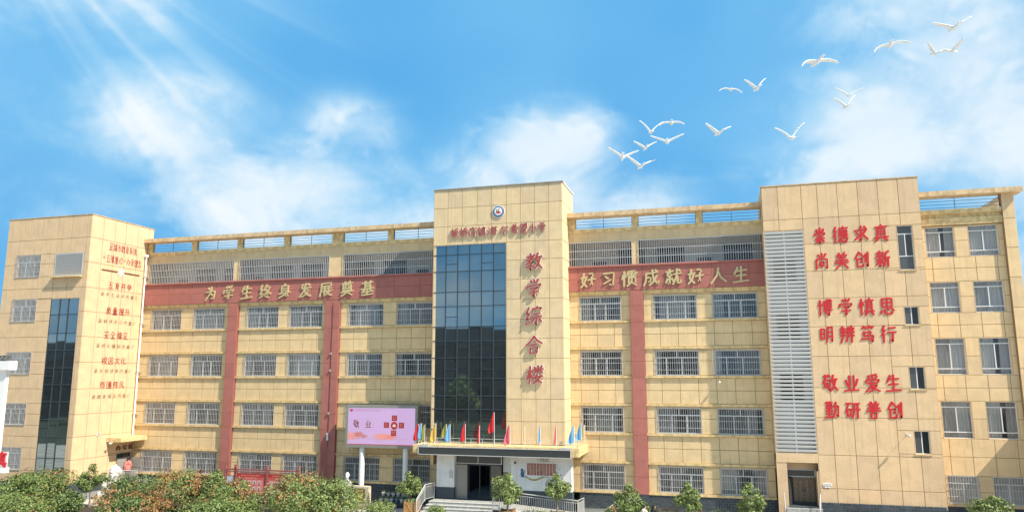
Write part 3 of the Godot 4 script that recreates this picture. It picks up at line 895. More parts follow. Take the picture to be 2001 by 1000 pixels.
	wing([[-43.55, -35.65, [-42.72, -38.84]], [-34.80, -27.45, [-34.14, -30.50]], [-26.26, -18.33, [-25.62, -21.85]]],
		[[-43.55, -42.24, -41.12, -40.0, -38.87, -37.73, -36.6, -35.65], [-34.8, -33.82, -32.70, -31.56, -30.4, -29.28, -28.15, -27.45], [-26.26, -25.18, -24.06, -22.94, -21.81, -20.69, -19.59, -18.33]],
		[[-35.65, -34.80], [-27.45, -26.26]], [[-43.30, -35.50], [-35.0, -27.34], [-26.2, -18.33]],
		[[-43.13, -39.43], [-38.98, -35.30], [-34.85, -31.21], [-30.73, -27.15], [-26.25, -22.66], [-22.22, -18.45]], [-41.2, -39.0, -36.8, -35.2, -33.0, -30.8, -28.6, -26.4, -24.2, -22.0, -20.0], 0)
	plinth(-43.5, -17.7, V(0, GROUND, 0), 0, 1.58, 0.9, true)
	# ---- left stair tower
	z = 5.68
	var lxs := [-50.23, -49.2, -48.07, -46.62, -45.35, -43.98]
	var lys := [3.13, 4.68, 6.24, 8.01, 9.88, 11.70, 13.5, 15.24, 17.07, 18.89]
	var lh := [Rect2(-50.22, 16.12, 2.28, 1.68), Rect2(-50.22, 12.84, 2.28, 1.66), Rect2(-50.22, 9.05, 2.28, 1.58), Rect2(-50.22, 5.46, 2.28, 1.52), Rect2(-50.22, 2.36, 2.28, 1.54), Rect2(-46.67, 0.4, 2.61, 14.06), Rect2(-46.60, 16.13, 2.54, 1.64)]
	w = wall_node("left", V(0, 0, z), 0, -51.34, -43.55, 1.56, 20.57, lh, 0.24, 0.0, 0.03)
	panels(w, "left", "wall_panel", -51.34, -43.55, 1.56, 20.57, lxs, lys, lh)
	glass_wall(-46.67, -44.06, z - 0.03, [-45.82, -45.04], [0.45, 2.0, 3.23, 4.71, 5.88, 7.11, 8.30, 9.49, 10.74, 11.95, 13.3, 14.46], [[0, 8.92], [0, 5.32], [2, 2.6]])
	sbox("glass_backing", mats.dark, -46.67, -44.06, 0.4, 14.46, z - 0.4, z - 0.3)
	for i in 5:
		var r: Rect2 = lh[i]
		var win := MeshInstance3D.new()
		win.name = "window"
		win.mesh = frame_mesh(r.size.x, r.size.y, [[1.14, 1.12, r.size.y - 0.05], [0.78, 0.05, 1.12], [1.55, 0.05, 1.12]], [[1.12, 0.05, 2.23]], 0.068, 0.07)
		win.material_override = mats.winframe
		put(win, V(r.position.x, r.position.y, z - 0.12))
		pane(win, 0.05, 1.14, 1.12, r.size.y - 0.05, -0.03, mats.glass)
		pane(win, 1.14, 2.23, 1.12, r.size.y - 0.05, -0.03, mats.glass)
		for s in [[0.05, 0.78], [0.78, 1.55], [1.55, 2.23]]:
			pane(win, s[0], s[1], 0.05, 1.12, -0.03, mats.glass)
		part("grille", grille_mesh(2.3, r.size.y, 0.115, [0.01, 0.36, 0.8, 1.14, r.size.y], 0.0095), mats.grille, win, V(-0.01, 0, 0.15))
		curtain(win, 0.05, 1.2 + 0.2 * i, 0.02, r.size.y - 0.02, -0.2, mats.curtain[i % 4])
	ls = sp("louvre_screen", frame_mesh(2.54, 1.64, [], [], 0.05, 0.12), mats.slatgrey, V(-46.60, 16.13, z + 0.03))
	slat = Mb.new()
	slat.box(V(-1.22, -0.005, -0.06), V(1.22, 0.005, 0.06))
	slm = slat.mesh()
	for k in 13:
		part("slat", slm, mats.slatgrey, ls, V(1.27, 0.10 + k * 0.12, -0.04)).rotation.x = -0.85
	sbox("louvre_backing", mats.slatback, -46.6, -44.06, 16.13, 17.77, z - 0.4, z - 0.3)
	sbox("ledge", mats.trim, -46.72, -43.98, 15.99, 16.09, z, z + 0.30)
	plinth(-51.34, -43.55, V(0, GROUND, z), 0, 1.56, 0.9)
	w = wall_node("left", V(-43.55, 0, 0), PI / 2, -5.679, 0.45, 1.56, 20.57, [Rect2(-1.62, 1.2, 1.46, 2.05)], 0.24, 0.03)
	panels(w, "left", "wall_panel", -5.679, 0.45, 1.56, 20.57, [-4.57, -3.5, -2.42, -1.2, -0.1], lys, [Rect2(-1.62, 1.2, 1.46, 2.05)])
	plinth(-5.67, -1.62, V(-43.55, GROUND, 0), PI / 2, 1.56, 0.9)
	sbox("wall", mats.left0, -51.34, -51.1, GROUND, 20.56, -0.5, z - 0.03)
	sbox("wall", mats.left0, -51.1, -43.8, GROUND, 20.56, -0.5, -0.3)
	sbox("roof_slab", mats.stone, -51.1, -43.8, 19.6, 19.8, -0.3, z - 0.3)
	sbox("coping", mats.cornice, -51.38, -43.51, 20.571, 20.62, z - 0.3, z + 0.03)
	sbox("coping", mats.cornice, -43.81, -43.51, 20.571, 20.62, -0.5, z - 0.3)
	for y in [4.4, 8.0, 11.6, 15.1]:
		sbox("floor_slab", mats.interior, -51.1, -43.8, y, y + 0.15, -0.3, z - 0.45)
	# office door in the flank of the left tower, under its own slab
	sbox("porch_canopy", mats.trim, -43.53, -42.25, 4.13, 4.43, 0.11, 2.70)
	sbox("porch_floor", mats.stone, -43.53, -42.0, GROUND, 1.2, 0.06, 2.9)
	tr = sp("transom", frame_mesh(1.46, 0.42, [], [], 0.05, 0.06), mats.alu, V(-43.62, 2.8, 1.62))
	tr.rotation.y = PI / 2
	pane(tr, 0.05, 1.41, 0.05, 0.37, -0.02, mats.mirrordark)
	for s in [[1.62, 2.75], [0.16, -0.35]]:
		var lf := sp("door", boxmesh(V(0, 0, -0.03), V(0.9, 1.58, 0.03)), mats.doorgrey, V(-43.5, 1.21, s[0]))
		lf.rotation.y = s[1] - PI / 2 if s[0] > 1 else 0.25
		for q in [0.4, 1.15]:
			part("door_panel", slab_mesh(0.7, 0.6, 0.02, 0.01), mats.doorgrey, lf, V(0.45, q, 0.03))
	# ---- shells, floors and roof behind the facade
	for s in [[-43.3, -18.2], [-9.5, 3.1], [11.7, 16.9]]:
		for y in [0.85, 4.35, 7.92, 11.48, 15.05]:
			sbox("floor_slab", mats.interior, s[0], s[1], y, y + 0.14, -8.0, -0.26)
		sbox("roof_slab", mats.stone, s[0], s[1], 18.05, 18.25, -8.0, -0.26)
		sbox("wall", mats.interior, s[0], s[1], GROUND, 18.25, -8.2, -8.0)
	for x in [-43.4, -35.2, -26.9, -18.2, -9.5, -4.9, 3.2, 11.65, 16.75]:
		sbox("party_wall", mats.interior, x - 0.08, x + 0.08, GROUND, 18.05, -8.0, -0.27)
	sbox("wall", mats.interior, 3.28, 11.57, GROUND, 20.3, -3.0, -2.8)
	sbox("wall", mats.right0, 11.6, 11.8, GROUND, 20.36, -2.8, 1.0)
	sbox("wall", mats.right0, 3.05, 3.25, 4.3, 20.36, -2.8, 1.0)
	sbox("roof_slab", mats.stone, 3.25, 11.6, 19.7, 19.9, -2.8, 1.0)
	for y in [4.4, 7.9, 11.5, 15.0]:
		sbox("floor_slab", mats.interior, 5.5, 11.6, y, y + 0.15, -2.8, 1.0)
	# the corner column carries the roof round the right-hand end
	sbox("cornice", mats.cornice, 16.95, 17.38, 19.35, 19.64, -8.0, -0.36)
	sbox("parapet", mats.trim, 16.6, 16.9, 18.3, 18.6, -8.0, -0.21)
	sbox("parapet", mats.trim, 16.6, 16.9, 18.6, 19.35, -8.0, -6.6)
	build_entrance()

# one classroom wing: spandrels, barred windows, pilasters, red fascia, corridor and roof frame
func wing(bays: Array, joints: Array, pils: Array, grilles: Array, opens: Array, redx: Array, pick: int) -> void:
	var x0: float = bays[0][0]
	var x1: float = bays[-1][1]
	var sy := [1.70, 5.28, 8.86, 12.41]
	var holes := []
	for b in bays:
		for wxx in b[2]:
			for f in 4:
				holes.append(Rect2(wxx, sy[f] + 0.01, 2.72, 1.58))
	var w := wall_node("wing", V(0, 0, 0), 0, x0, x1, 1.58, 14.36, holes)
	var protos := []
	for k in 6:
		protos.append(classroom_window(k))
	var count := pick
	for i in bays.size():
		var b: Array = bays[i]
		for f in 4:
			var s: float = sy[f]
			var top: float = s + 1.69   # underside of the lintel band
			if f < 3:
				panels(w, "wing", "wall_panel", b[0], b[1], top + 0.14, sy[f + 1] - 0.14, joints[i], [(top + 0.14 + sy[f + 1] - 0.14) / 2 + 0.02], [])
			var edge := []
			for wxx in b[2]:
				edge.append_array([wxx, wxx + 2.72])
			panels(w, "wing", "wall_panel", b[0], b[1], s, top, edge, [s + 0.93], holes)
			sbox("sill", mats.trim, b[0], b[1], s - 0.14, s, -0.02, 0.105)
			sbox("lintel", mats.trim, b[0], b[1], top, top + 0.14, -0.02, 0.085)
			for wxx in b[2]:
				var o: MeshInstance3D = protos[(count * 5 + count / 3) % 6].duplicate()
				put(o, V(wxx, s + 0.01, -0.11))
				count += 1
	for p in protos:
		p.free()
	for p in pils:
		var pw := sp("pilaster", boxmesh(V(p[0], 0, -0.02), V(p[1], 14.34 - 1.58, 0.19)), mats.redcore, V(0, 1.58, 0))
		var y := 0.0
		var cells := [p[0], p[1]] if p[1] - p[0] < 1.0 else [p[0], (p[0] + p[1]) / 2, p[1]]
		for f in [1.04, 3.58, 4.62, 7.16, 8.2, 10.7, 11.76, 12.76]:
			for c in cells.size() - 1:
				part("pilaster_panel", slab_mesh(cells[c + 1] - cells[c] - 0.015, f - y - 0.014), mats["red" + str(rng.randi() % 3)], pw, V((cells[c] + cells[c + 1]) / 2, (y + f) / 2, 0.188))
			y = f
		sbox("pilaster_base", mats.brick0, p[0], p[1], GROUND, 1.58, 0.0, 0.2)
	# red fascia below the corridor
	var fw := sp("fascia", boxmesh(V(x0, 14.36, -0.2), V(x1, 15.93, 0.19)), mats.redcore)
	fw.position = -school.position
	var ux := cuts(x0, x1, redx)
	for i in ux.size() - 1:
		for r in [[14.36, 15.17], [15.17, 15.93]]:
			part("fascia_panel", slab_mesh(ux[i + 1] - ux[i] - 0.016, r[1] - r[0] - 0.014), mats["red" + str(rng.randi() % 3)], fw, V((ux[i] + ux[i + 1]) / 2, (r[0] + r[1]) / 2, 0.188))
	sbox("coping", mats.red0, x0, x1, 15.93, 16.04, -0.2, 0.31)
	sbox("moulding", mats.trim, x0, x1, 14.24, 14.355, -0.02, 0.15)
	# corridor: grilles, piers, back wall with its windows
	for g in grilles:
		var n: float = g[1] - g[0]
		sp("corridor_grille", grille_mesh(n, 1.62, 0.15, [0.02, 0.52, 1.04, 1.6], 0.0135), mats.grille, V(g[0], 16.05, 0.05))
	var piers := []
	var last := x0
	for g in grilles:
		if g[0] - last > 0.02:
			piers.append([last, g[0]])
		last = g[1]
	if x1 - last > 0.02:
		piers.append([last, x1])
	for p in piers:
		sbox("pier", mats.wing0, p[0], p[1], 16.04, 17.68, -0.24, 0.0)
	sbox("beam", mats.wing1, x0, x1, 17.68, 18.30, -0.24, 0.0)
	sbox("parapet", mats.trim, x0, x1, 18.30, 18.58, -0.24, 0.05)
	last = x0
	for o in opens + [[x1, x1]]:
		if o[0] - last > 0.02:
			sbox("parapet_post", mats.trim, last, o[0], 18.58, 19.33, -0.24, 0.045)
		last = o[1]
	for o in opens:
		var b := Mb.new()
		for y in [0.13, 0.33, 0.53]:
			b.box(V(0, y - 0.012, -0.012), V(o[1] - o[0], y + 0.012, 0.012))
		for x in [0.012, (o[1] - o[0]) / 2, o[1] - o[0] - 0.012]:
			b.box(V(x - 0.014, 0, -0.016), V(x + 0.014, 0.75, 0.016))
		sp("roof_railing", b.mesh(), mats.rail, V(o[0], 18.58, -0.08))
	var end := 17.38 if pick == 3 else x1
	var cz := 0.56
	sbox("cornice", mats.cornice, x0, x1, 19.33, 19.62, -0.36, cz)
	if pick == 3:
		sbox("cornice", mats.cornice, 11.8, end, 19.33, 19.62, -0.36, cz)
		var b := Mb.new()
		for y in [0.13, 0.33, 0.53]:
			b.box(V(0, y - 0.012, -0.012), V(4.55, y + 0.012, 0.012))
		for x in [2.2, 4.53]:
			b.box(V(x - 0.014, 0, -0.016), V(x + 0.014, 0.75, 0.016))
		sp("roof_railing", b.mesh(), mats.rail, V(11.8, 18.58, -0.08))
	var cw := sp("corridor_wall", boxmesh(V(x0, 15.2, -2.2), V(x1, 18.05, -2.05)), mats.corridor)
	cw.position = -school.position
	var x := x0 + 1.3
	var k := 0
	while x + 2.2 < x1:
		var ww := 1.9 if k % 3 else 0.95
		if k % 3:
			var win := part("corridor_window", frame_mesh(ww, 1.5, [[ww / 2, 0.05, 1.05]], [[1.05, 0.05, ww - 0.05]], 0.05, 0.05), mats.alu, cw, V(x, 16.0, -2.0))
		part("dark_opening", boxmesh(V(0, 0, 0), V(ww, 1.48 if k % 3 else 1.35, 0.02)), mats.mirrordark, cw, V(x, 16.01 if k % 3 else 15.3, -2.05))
		x += ww + 0.75
		k += 1

# the porch with its fascia, white walls and glass doors
func build_entrance() -> void:
	sbox("canopy", mats.trim, -18.95, -8.25, 4.06, 4.58, 0.03, 3.44)
	var fa := sp("canopy_sign", boxmesh(V(-4.87, 0, -0.15), V(4.87, 0.44, 0)), mats.dark, V(-13.61, 4.02, 3.60))
	part("sign_trim", frame_mesh(9.82, 0.49, [], [], 0.035, 0.12), mats.steel, fa, V(-4.91, -0.025, 0.02))
	part("roof_box", boxmesh(V(4.2, 0.465, -0.3), V(4.9, 0.56, 0.02)), mats.alu, fa)
	part("roof_box", boxmesh(V(-4.9, 0.465, -0.3), V(-4.25, 0.56, 0.02)), mats.alu, fa)
	# railing on the canopy
	var b := Mb.new()
	for y in [0.2, 0.42]:
		b.bar(V(-18.85, y, 3.3), V(-8.35, y, 3.3), 0.014, 5)
		b.bar(V(-8.35, y, 3.3), V(-8.35, y, 0.2), 0.014, 5)
	for i in 15:
		b.bar(V(-18.85 + i * 0.75, 0, 3.3), V(-18.85 + i * 0.75, 0.44, 3.3), 0.014, 5)
	for i in 5:
		b.bar(V(-8.35, 0, 0.3 + i * 0.75), V(-8.35, 0.44, 0.3 + i * 0.75), 0.014, 5)
	sp("canopy_railing", b.mesh(), mats.steel, V(0, 4.58, 0))
	var z := 2.6
	sbox("entrance_pier", mats.white, -17.64, -16.46, 1.92, 4.06, 2.02, z)
	sbox("entrance_pier", mats.white, -17.64, -16.46, GROUND, 1.92, 2.02, z - 0.02)
	sbox("pier_base", mats.brick0, -17.66, -16.44, 1.21, 1.91, 2.0, z + 0.03)
	sbox("mural_wall", mats.white, -12.70, -8.87, 1.90, 4.06, 2.02, z)
	sbox("mural_wall_base", mats.brick0, -12.70, -8.85, GROUND, 1.89, 2.02, z + 0.03)
	sbox("entrance_jamb", mats.white, -13.38, -12.70, 2.9, 4.06, 1.75, 2.0)
	sbox("entrance_jamb", mats.doorgrey, -13.38, -12.70, 1.2, 2.9, 1.75, 2.0)
	var tr := sp("transom", frame_mesh(3.08, 0.52, [[1.5, 0.05, 0.47]], [], 0.05, 0.08), mats.alu, V(-16.46, 3.36, 2.3))
	pane(tr, 0.05, 1.5, 0.05, 0.47, -0.04, mats.mirrordark)
	pane(tr, 1.5, 3.03, 0.05, 0.47, -0.04, mats.mirrordark)
	sbox("transom_beam", mats.white, -16.46, -13.38, 3.88, 4.06, 2.1, 2.35)
	var dr := sp("door", boxmesh(V(0, 0, -0.05), V(0.80, 2.1, 0)), mats.doorgrey, V(-16.45, 1.21, 2.35))
	part("door_panel", slab_mesh(0.62, 1.8, 0.02, 0.01), mats.doorgrey, dr, V(0.4, 1.05, 0))
	var gd := sp("door", frame_mesh(2.2, 2.1, [[0.75, 0.05, 2.05], [1.45, 0.05, 2.05]], [], 0.05, 0.06), mats.dark, V(-15.62, 1.21, 2.2))
	pane(gd, 1.45, 2.15, 0.05, 2.05, -0.03, mats.glass)
	sbox("hall_floor", mats.brick0, -16.46, -13.38, 1.05, 1.2, -4.0, 2.3)
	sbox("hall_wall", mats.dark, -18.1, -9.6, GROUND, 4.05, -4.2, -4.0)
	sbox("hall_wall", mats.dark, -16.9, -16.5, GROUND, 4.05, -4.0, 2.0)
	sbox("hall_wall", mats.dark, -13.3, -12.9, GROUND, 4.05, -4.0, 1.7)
	sbox("meter_box", mats.alu, -16.75, -16.56, 2.5, 2.95, z, z + 0.09)
	# downpipes and conduits fixed to the facade
	var p := sp("downpipe", _bars([[V(0, 4.45, 0), V(0, 18.25, 0)]], 0.065), mats.whitebright, V(-43.40, 0, 0.34))
	for y in [6.0, 9.2, 12.9, 16.6]:
		part("pipe_clamp", boxmesh(V(-0.09, y, -0.3), V(0.09, y + 0.05, 0.085)), mats.alu, p)
	part("pipe_head", boxmesh(V(-0.12, 18.2, -0.1), V(0.12, 18.4, 0.12)), mats.whitebright, p)
	sp("conduit", _bars([[V(0, 8.9, 0), V(0, 10.55, 0)]], 0.022), mats.whitebright, V(-0.30, 0, 0.03))
	sp("conduit", _bars([[V(0, 3.9, 0), V(0.02, 14.0, 0)]], 0.012), mats.dark, V(-26.80, 0, 0.235))
	for y in [6.2, 9.2, 10.4]:
		sp("junction_box", boxmesh(V(-0.05, 0, 0), V(0.05, 0.14, 0.07)), mats.alu, V(-26.80, y, 0.25))
	sp("junction_box", boxmesh(V(-0.06, 0, 0), V(0.06, 0.5, 0.09)), mats.whitebright, V(-26.82, 4.4, 0.25))
# ---------------------------------------------------------------- signs on the facade
func sign_at(called: String, label: String, at: Vector3, turn := 0.0, group := "") -> Node3D:
	return thing(called, label, "sign", at, turn, group)

func build_signs() -> void:
	var s := sign_at("slogan_sign", "eight raised gold characters on the left red fascia, beside the glazed tower", V(-32.0, 15.1, 0.215))
	var text := "为学生终身发展奠基"
	var xs := []
	for i in 9:
		xs.append(-5.55 + i * 1.88 * 0.985)
	s.position = V(-31.55, 15.12, 0.212)
	s.set_meta("label", "nine raised gold characters on the left red fascia, left of the glazed tower")
	write_row(s, text, [-5.68, -4.12, -2.52, -0.93, 0.72, 2.47, 4.16, 5.86, 7.50], 0.0, 1.0, 1.02, 0.118, mats.signgold, 0.0, 0.075, 0.10, 0.7)
	s = sign_at("slogan_sign", "eight raised gold characters on the right red fascia, between the two right-hand towers", V(-3.3, 15.12, 0.212))
	write_row(s, "好习惯成就好人生", [-4.73, -3.36, -2.0, -0.60, 0.80, 2.20, 3.60, 4.95], 0.0, 1.0, 1.02, 0.118, mats.signgold, 0.0, 0.075, 0.10, 0.7)
	s = sign_at("name_sign", "row of ten dull red raised characters under the round emblem on the central tower", V(-13.7, 18.42, 2.0))
	write_row(s, "板桥店镇", [-3.05, -2.41, -1.77, -1.13], 0.0, 0.56, 0.66, 0.062, mats.signdull, 0.04, 0.10, 0.03, 0.2, 0.0, mats.signedge)
	write_row(s, "海尔", [-0.40, 0.42], 0.0, 0.66, 0.62, 0.055, mats.signdull, 0.04, 0.10, 0.22, 0.9, 0.0, mats.signedge)
	write_row(s, "希望小学", [1.13, 1.74, 2.38, 3.0], 0.05, 0.56, 0.66, 0.062, mats.signdull, 0.04, 0.10, 0.03, 0.2, 0.0, mats.signedge)
	s = sign_at("tower_sign", "column of five large red raised characters beside the glass wall on the central tower", V(-11.24, 12.6, 2.0))
	for i in 5:
		write_row(s, "教学综合楼"[i], [[0.0, -0.02, -0.05, -0.04, 0.0][i]], [3.62, 1.85, 0.08, -1.78, -3.65][i], 1.12, 1.14, 0.12, mats.signdull, 0.06, 0.16, 0.12, 0.8, 0.0, mats.signedge)
	var rows := [["崇德求真", 17.15], ["尚美创新", 15.59], ["博学慎思", 12.82], ["明辨笃行", 11.23], ["敬业爱生", 8.43], ["勤研善创", 6.90]]
	for k in 3:
		var a: Array = rows[k * 2]
		var b: Array = rows[k * 2 + 1]
		var c: float = (a[1] + b[1]) / 2
		s = sign_at("motto_sign", ["upper", "middle", "lower"][k] + " red two-line motto on the right tower, " + ["beside its tall top window", "in the middle of the wall", "above the wall lamp"][k], V(7.93, c, 1.28), 0, "red mottos on the right tower")
		write_row(s, a[0], [-1.67, -0.52, 0.60, 1.68], a[1] - c, 0.82, 0.97, 0.102, mats.signred, 0.0, 0.032, 0.06, 0.6)
		write_row(s, b[0], [-1.66, -0.56, 0.54, 1.65], b[1] - c, 0.80, 0.97, 0.102, mats.signred, 0.0, 0.032, 0.06, 0.6)
	# flank of the left tower: local x runs from the camera-side corner towards the wing
	var side := PI / 2
	s = sign_at("heading_sign", "two heading lines of red lettering at the top of the left tower's bright flank", V(-43.55, 18.0, 2.62), side)
	write_row(s, "宜城市教育系统", [-1.15, -0.76, -0.37, 0.02, 0.41, 0.80, 1.19], 0.48, 0.37, 0.60, 0.031, mats.signsidered, 0.0, 0.015)
	write_row(s, "“五维重心”办学理念", [-1.72, -1.34, -0.94, -0.53, -0.12, 0.25, 0.62, 1.01, 1.40, 1.76], -0.44, 0.37, 0.58, 0.031, mats.signsidered, 0.0, 0.015)
	s = sign_at("divider_ornament", "dark brown bar with a pale flower in its middle under the red heading", V(-43.55, 16.68, 2.62), side)
	s.set_meta("category", "ornament")
	part("bar", boxmesh(V(-1.85, -0.06, 0.001), V(-0.38, 0.04, 0.03)), mats.signbrown, s)
	part("bar", boxmesh(V(0.32, -0.06, 0.001), V(1.85, 0.04, 0.03)), mats.signbrown, s)
	for k in 6:
		var m := part("petal", boxmesh(V(-0.05, 0.05, 0.002 + k * 0.002), V(0.05, 0.33, 0.03 + k * 0.002)), mats.whitebright, s)
		m.rotation.z = TAU * k / 6
	var list := [["五育并举", "是学生追求的重心", 15.6, 14.89], ["质量提升", "是教师关注的重心", 13.7, 12.90], ["安全稳定", "是校长履职的重心", 11.9, 11.10], ["校园文化", "是学校培育的重心", 10.02, 9.27], ["师德师风", "是教育规范的重心", 8.25, 7.42]]
	for k in 5:
		var e: Array = list[k]
		s = sign_at("wall_lettering", "red title over thin dark script on the left tower, %s" % ["just below the brown bar", "second below the brown bar", "middle one of five", "fourth below the brown bar", "lowest of five"][k], V(-43.55, e[2], 2.62), side, "lettering on the left tower's flank")
		write_row(s, e[0], [-0.89, -0.28, 0.34, 0.92], 0.0, 0.48, 0.54, 0.038, mats.signsidered, 0.0, 0.015)
		write_row(s, e[1], [-1.58, -1.10, -0.62, -0.14, 0.34, 0.82, 1.27, 1.64], e[3] - e[2], 0.34, 0.30, 0.015, mats.signink, 0.0, 0.010, 0.12, 0.8, 0.02)
	s = sign_at("office_sign", "three small dark brown characters under the slab above the left office door", V(-43.55, 3.60, 0.9), side)
	write_row(s, "办公区", [-0.60, 0.02, 0.62], 0.0, 0.48, 0.38, 0.06, mats.signbrown, 0.01, 0.05)
	# round emblem
	s = sign_at("emblem", "round white and blue school emblem at the top of the central tower", V(-13.69, 19.72, 2.0))
	s.set_meta("category", "emblem")
	var blue := std(lin(0.03, 0.12, 0.28), 0.5)
	for d in [["disc", 0.43, 0.0, 0.06, mats.whitebright], ["blue_ring", 0.40, 0.03, 0.068, blue], ["ring_line", 0.345, 0.03, 0.074, mats.whitebright], ["blue_ring", 0.335, 0.03, 0.080, blue], ["centre_disc", 0.27, 0.03, 0.088, mats.whitebright]]:
		var poly := PackedVector2Array()
		for i in 40:
			poly.append(Vector2(cos(TAU * i / 40), sin(TAU * i / 40)) * d[1])
		var b := Mb.new()
		b.prism(poly, d[2], d[3])
		part(d[0], b.mesh(), d[4], s)
	var b := Mb.new()
	b.prism(PackedVector2Array([Vector2(-0.19, -0.10), Vector2(0.0, -0.16), Vector2(0.19, -0.10), Vector2(0.09, -0.03), Vector2(0.02, 0.10), Vector2(-0.03, -0.02)]), 0.05, 0.100)
	part("red_figure", b.mesh(), mats.signred, s)
	b = Mb.new()
	b.prism(PackedVector2Array([Vector2(-0.15, 0.0), Vector2(-0.05, -0.07), Vector2(-0.07, 0.12), Vector2(-0.11, 0.13)]), 0.05, 0.103)
	part("blue_figure", b.mesh(), blue, s)
	b = Mb.new()
	b.lathe(PackedVector2Array([Vector2(0, -0.04), Vector2(0.03, -0.03), Vector2(0.04, 0), Vector2(0.03, 0.03), Vector2(0, 0.04)]), V(0.05, 0.16, 0.08), 10)
	part("red_ball", b.mesh(), mats.signred, s)
	b = Mb.new()
	for i in 26:
		var a := PI * (0.12 + 0.76 * i / 25.0)
		var q := V(cos(a) * 0.372, sin(a) * 0.372, 0.066)
		b.box(q - V(0.014, 0.014, 0.0), q + V(0.014, 0.014, 0.008))
	part("ring_lettering", b.mesh(), mats.whitebright, s)
	# fan-shaped address plate
	var fan := PackedVector2Array()
	for i in 9:
		var a := PI / 2 + 0.62 - 1.24 * i / 8.0
		fan.append(Vector2(cos(a) * 0.46, sin(a) * 0.46 - 0.32))
	for i in 9:
		var a := PI / 2 - 0.62 + 1.24 * i / 8.0
		fan.append(Vector2(cos(a) * 0.2, sin(a) * 0.2 - 0.32))
	b = Mb.new()
	b.prism(fan, 0.0, 0.03)
	s = sign_at("fan_plate", "small white fan-shaped plate on the right tower near the louvred side door", V(5.74, 2.68, 1.28))
	part("plate", b.mesh(), mats.whitebright, s)
	b = Mb.new()
	for r in 2:
		for i in 5:
			var q := V(-0.15 + i * 0.075, 0.03 - r * 0.075, 0.03)
			b.box(q - V(0.022, 0.02, 0), q + V(0.022, 0.02, 0.004))
	part("plate_lettering", b.mesh(), mats.signink, s)
	# mural on the white porch wall
	s = thing("wall_mural", "mural of red scrolls, a blue child and a wave on the white porch wall", "mural", V(-10.78, 2.6, 2.602))
	for i in 9:
		var x := -0.79 + i * 0.205
		var poly := PackedVector2Array()
		for q in 9:
			poly.append(Vector2(x + cos(PI * q / 8) * 0.088, 0.96 + sin(PI * q / 8) * 0.075))
		for q in 9:
			poly.append(Vector2(x - cos(PI * q / 8) * 0.088, 0.23 - sin(PI * q / 8) * 0.075))
		b = Mb.new()
		b.prism(poly, 0.0, 0.02)
		var sc := part("scroll", b.mesh(), mats.corridor, s)
		part("scroll_panel", boxmesh(V(x - 0.083, 0.24, 0.0), V(x + 0.083, 0.95, 0.026)), mats.boardred, sc)
		b = Mb.new()
		for q in 5 + (i * 3) % 4:
			var yy := 0.84 - q * 0.075
			b.box(V(x - 0.022, yy - 0.022, 0.026), V(x + 0.022, yy + 0.022, 0.029))
		part("scroll_lettering", b.mesh(), mats.signgold, sc)
	var wave := PackedVector2Array()
	for i in 21:
		wave.append(Vector2(-1.28 + i * 0.10, 0.10 + 0.10 * sin(i * 0.42 + 1.3)))
	for i in 21:
		wave.append(Vector2(0.72 - i * 0.10, 0.10 + 0.10 * sin((20 - i) * 0.42 + 1.3) - (0.10 * sin(PI * i / 20.0) + 0.012)))
	b = Mb.new()
	b.prism(wave, 0.0, 0.01)
	part("wave", b.mesh(), std(lin(0.42, 0.30, 0.10), 0.8), s)
	b = Mb.new()
	b.prism(PackedVector2Array([Vector2(-0.5, 0.0), Vector2(-0.2, 0.05), Vector2(0.1, 0.19), Vector2(0.35, 0.17), Vector2(0.15, 0.13), Vector2(-0.2, -0.0)]), 0.0, 0.014)
	part("wave", b.mesh(), std(lin(0.25, 0.36, 0.10), 0.8), s)
	var paint := std(lin(0.035, 0.14, 0.26), 0.7)
	b = Mb.new()
	b.prism(PackedVector2Array([Vector2(-1.26, 0.10), Vector2(-1.08, 0.08), Vector2(-1.06, 0.34), Vector2(-1.0, 0.52), Vector2(-1.03, 0.53), Vector2(-1.1, 0.38), Vector2(-1.12, 0.46), Vector2(-1.28, 0.45), Vector2(-1.30, 0.25)]), 0.0, 0.012)
	b.prism(PackedVector2Array([Vector2(-1.30, 0.50), Vector2(-1.22, 0.44), Vector2(-1.13, 0.46), Vector2(-1.11, 0.54), Vector2(-1.16, 0.61), Vector2(-1.26, 0.60)]), 0.0, 0.013)
	b.prism(PackedVector2Array([Vector2(-1.0, 0.1), Vector2(-0.88, 0.1), Vector2(-0.9, 0.17), Vector2(-0.97, 0.16)]), 0.0, 0.011)
	part("blue_child", b.mesh(), paint, s)
	b = Mb.new()
	for p in [[1.02, 0.9], [1.0, 0.72], [1.18, 0.62]]:
		b.prism(PackedVector2Array([Vector2(p[0] - 0.05, p[1] + 0.04), Vector2(p[0], p[1] - 0.03), Vector2(p[0] + 0.06, p[1] + 0.03), Vector2(p[0] + 0.01, p[1] + 0.02)]), 0.0, 0.01)
	part("painted_bird", b.mesh(), paint, s)
	b = Mb.new()
	for p in [[0.98, 0.28, 0.09], [1.14, 0.26, 0.05], [1.25, 0.3, 0.05], [1.05, 0.16, 0.06]]:
		var poly := PackedVector2Array()
		for q in 10:
			poly.append(Vector2(p[0] + cos(TAU * q / 10) * p[2], p[1] + sin(TAU * q / 10) * p[2] * 1.2))
		b.prism(poly, 0.0, 0.01)
	part("painted_leaf", b.mesh(), std(lin(0.48, 0.30, 0.12), 0.8), s)
	b = Mb.new()
	for i in 4:
		b.box(V(-0.02 + i * 0.14, 1.15, 0.0), V(0.07 + i * 0.14, 1.24, 0.012))
	b.box(V(-0.04, 1.08, 0.0), V(0.52, 1.115, 0.012))
	b.lathe(PackedVector2Array([Vector2(0.085, 0), Vector2(0.085, 0.012), Vector2(0, 0.012)]), V(-0.18, 1.16, 0.0), 16)
	part("mural_title", b.mesh(), mats.doorgrey, s)

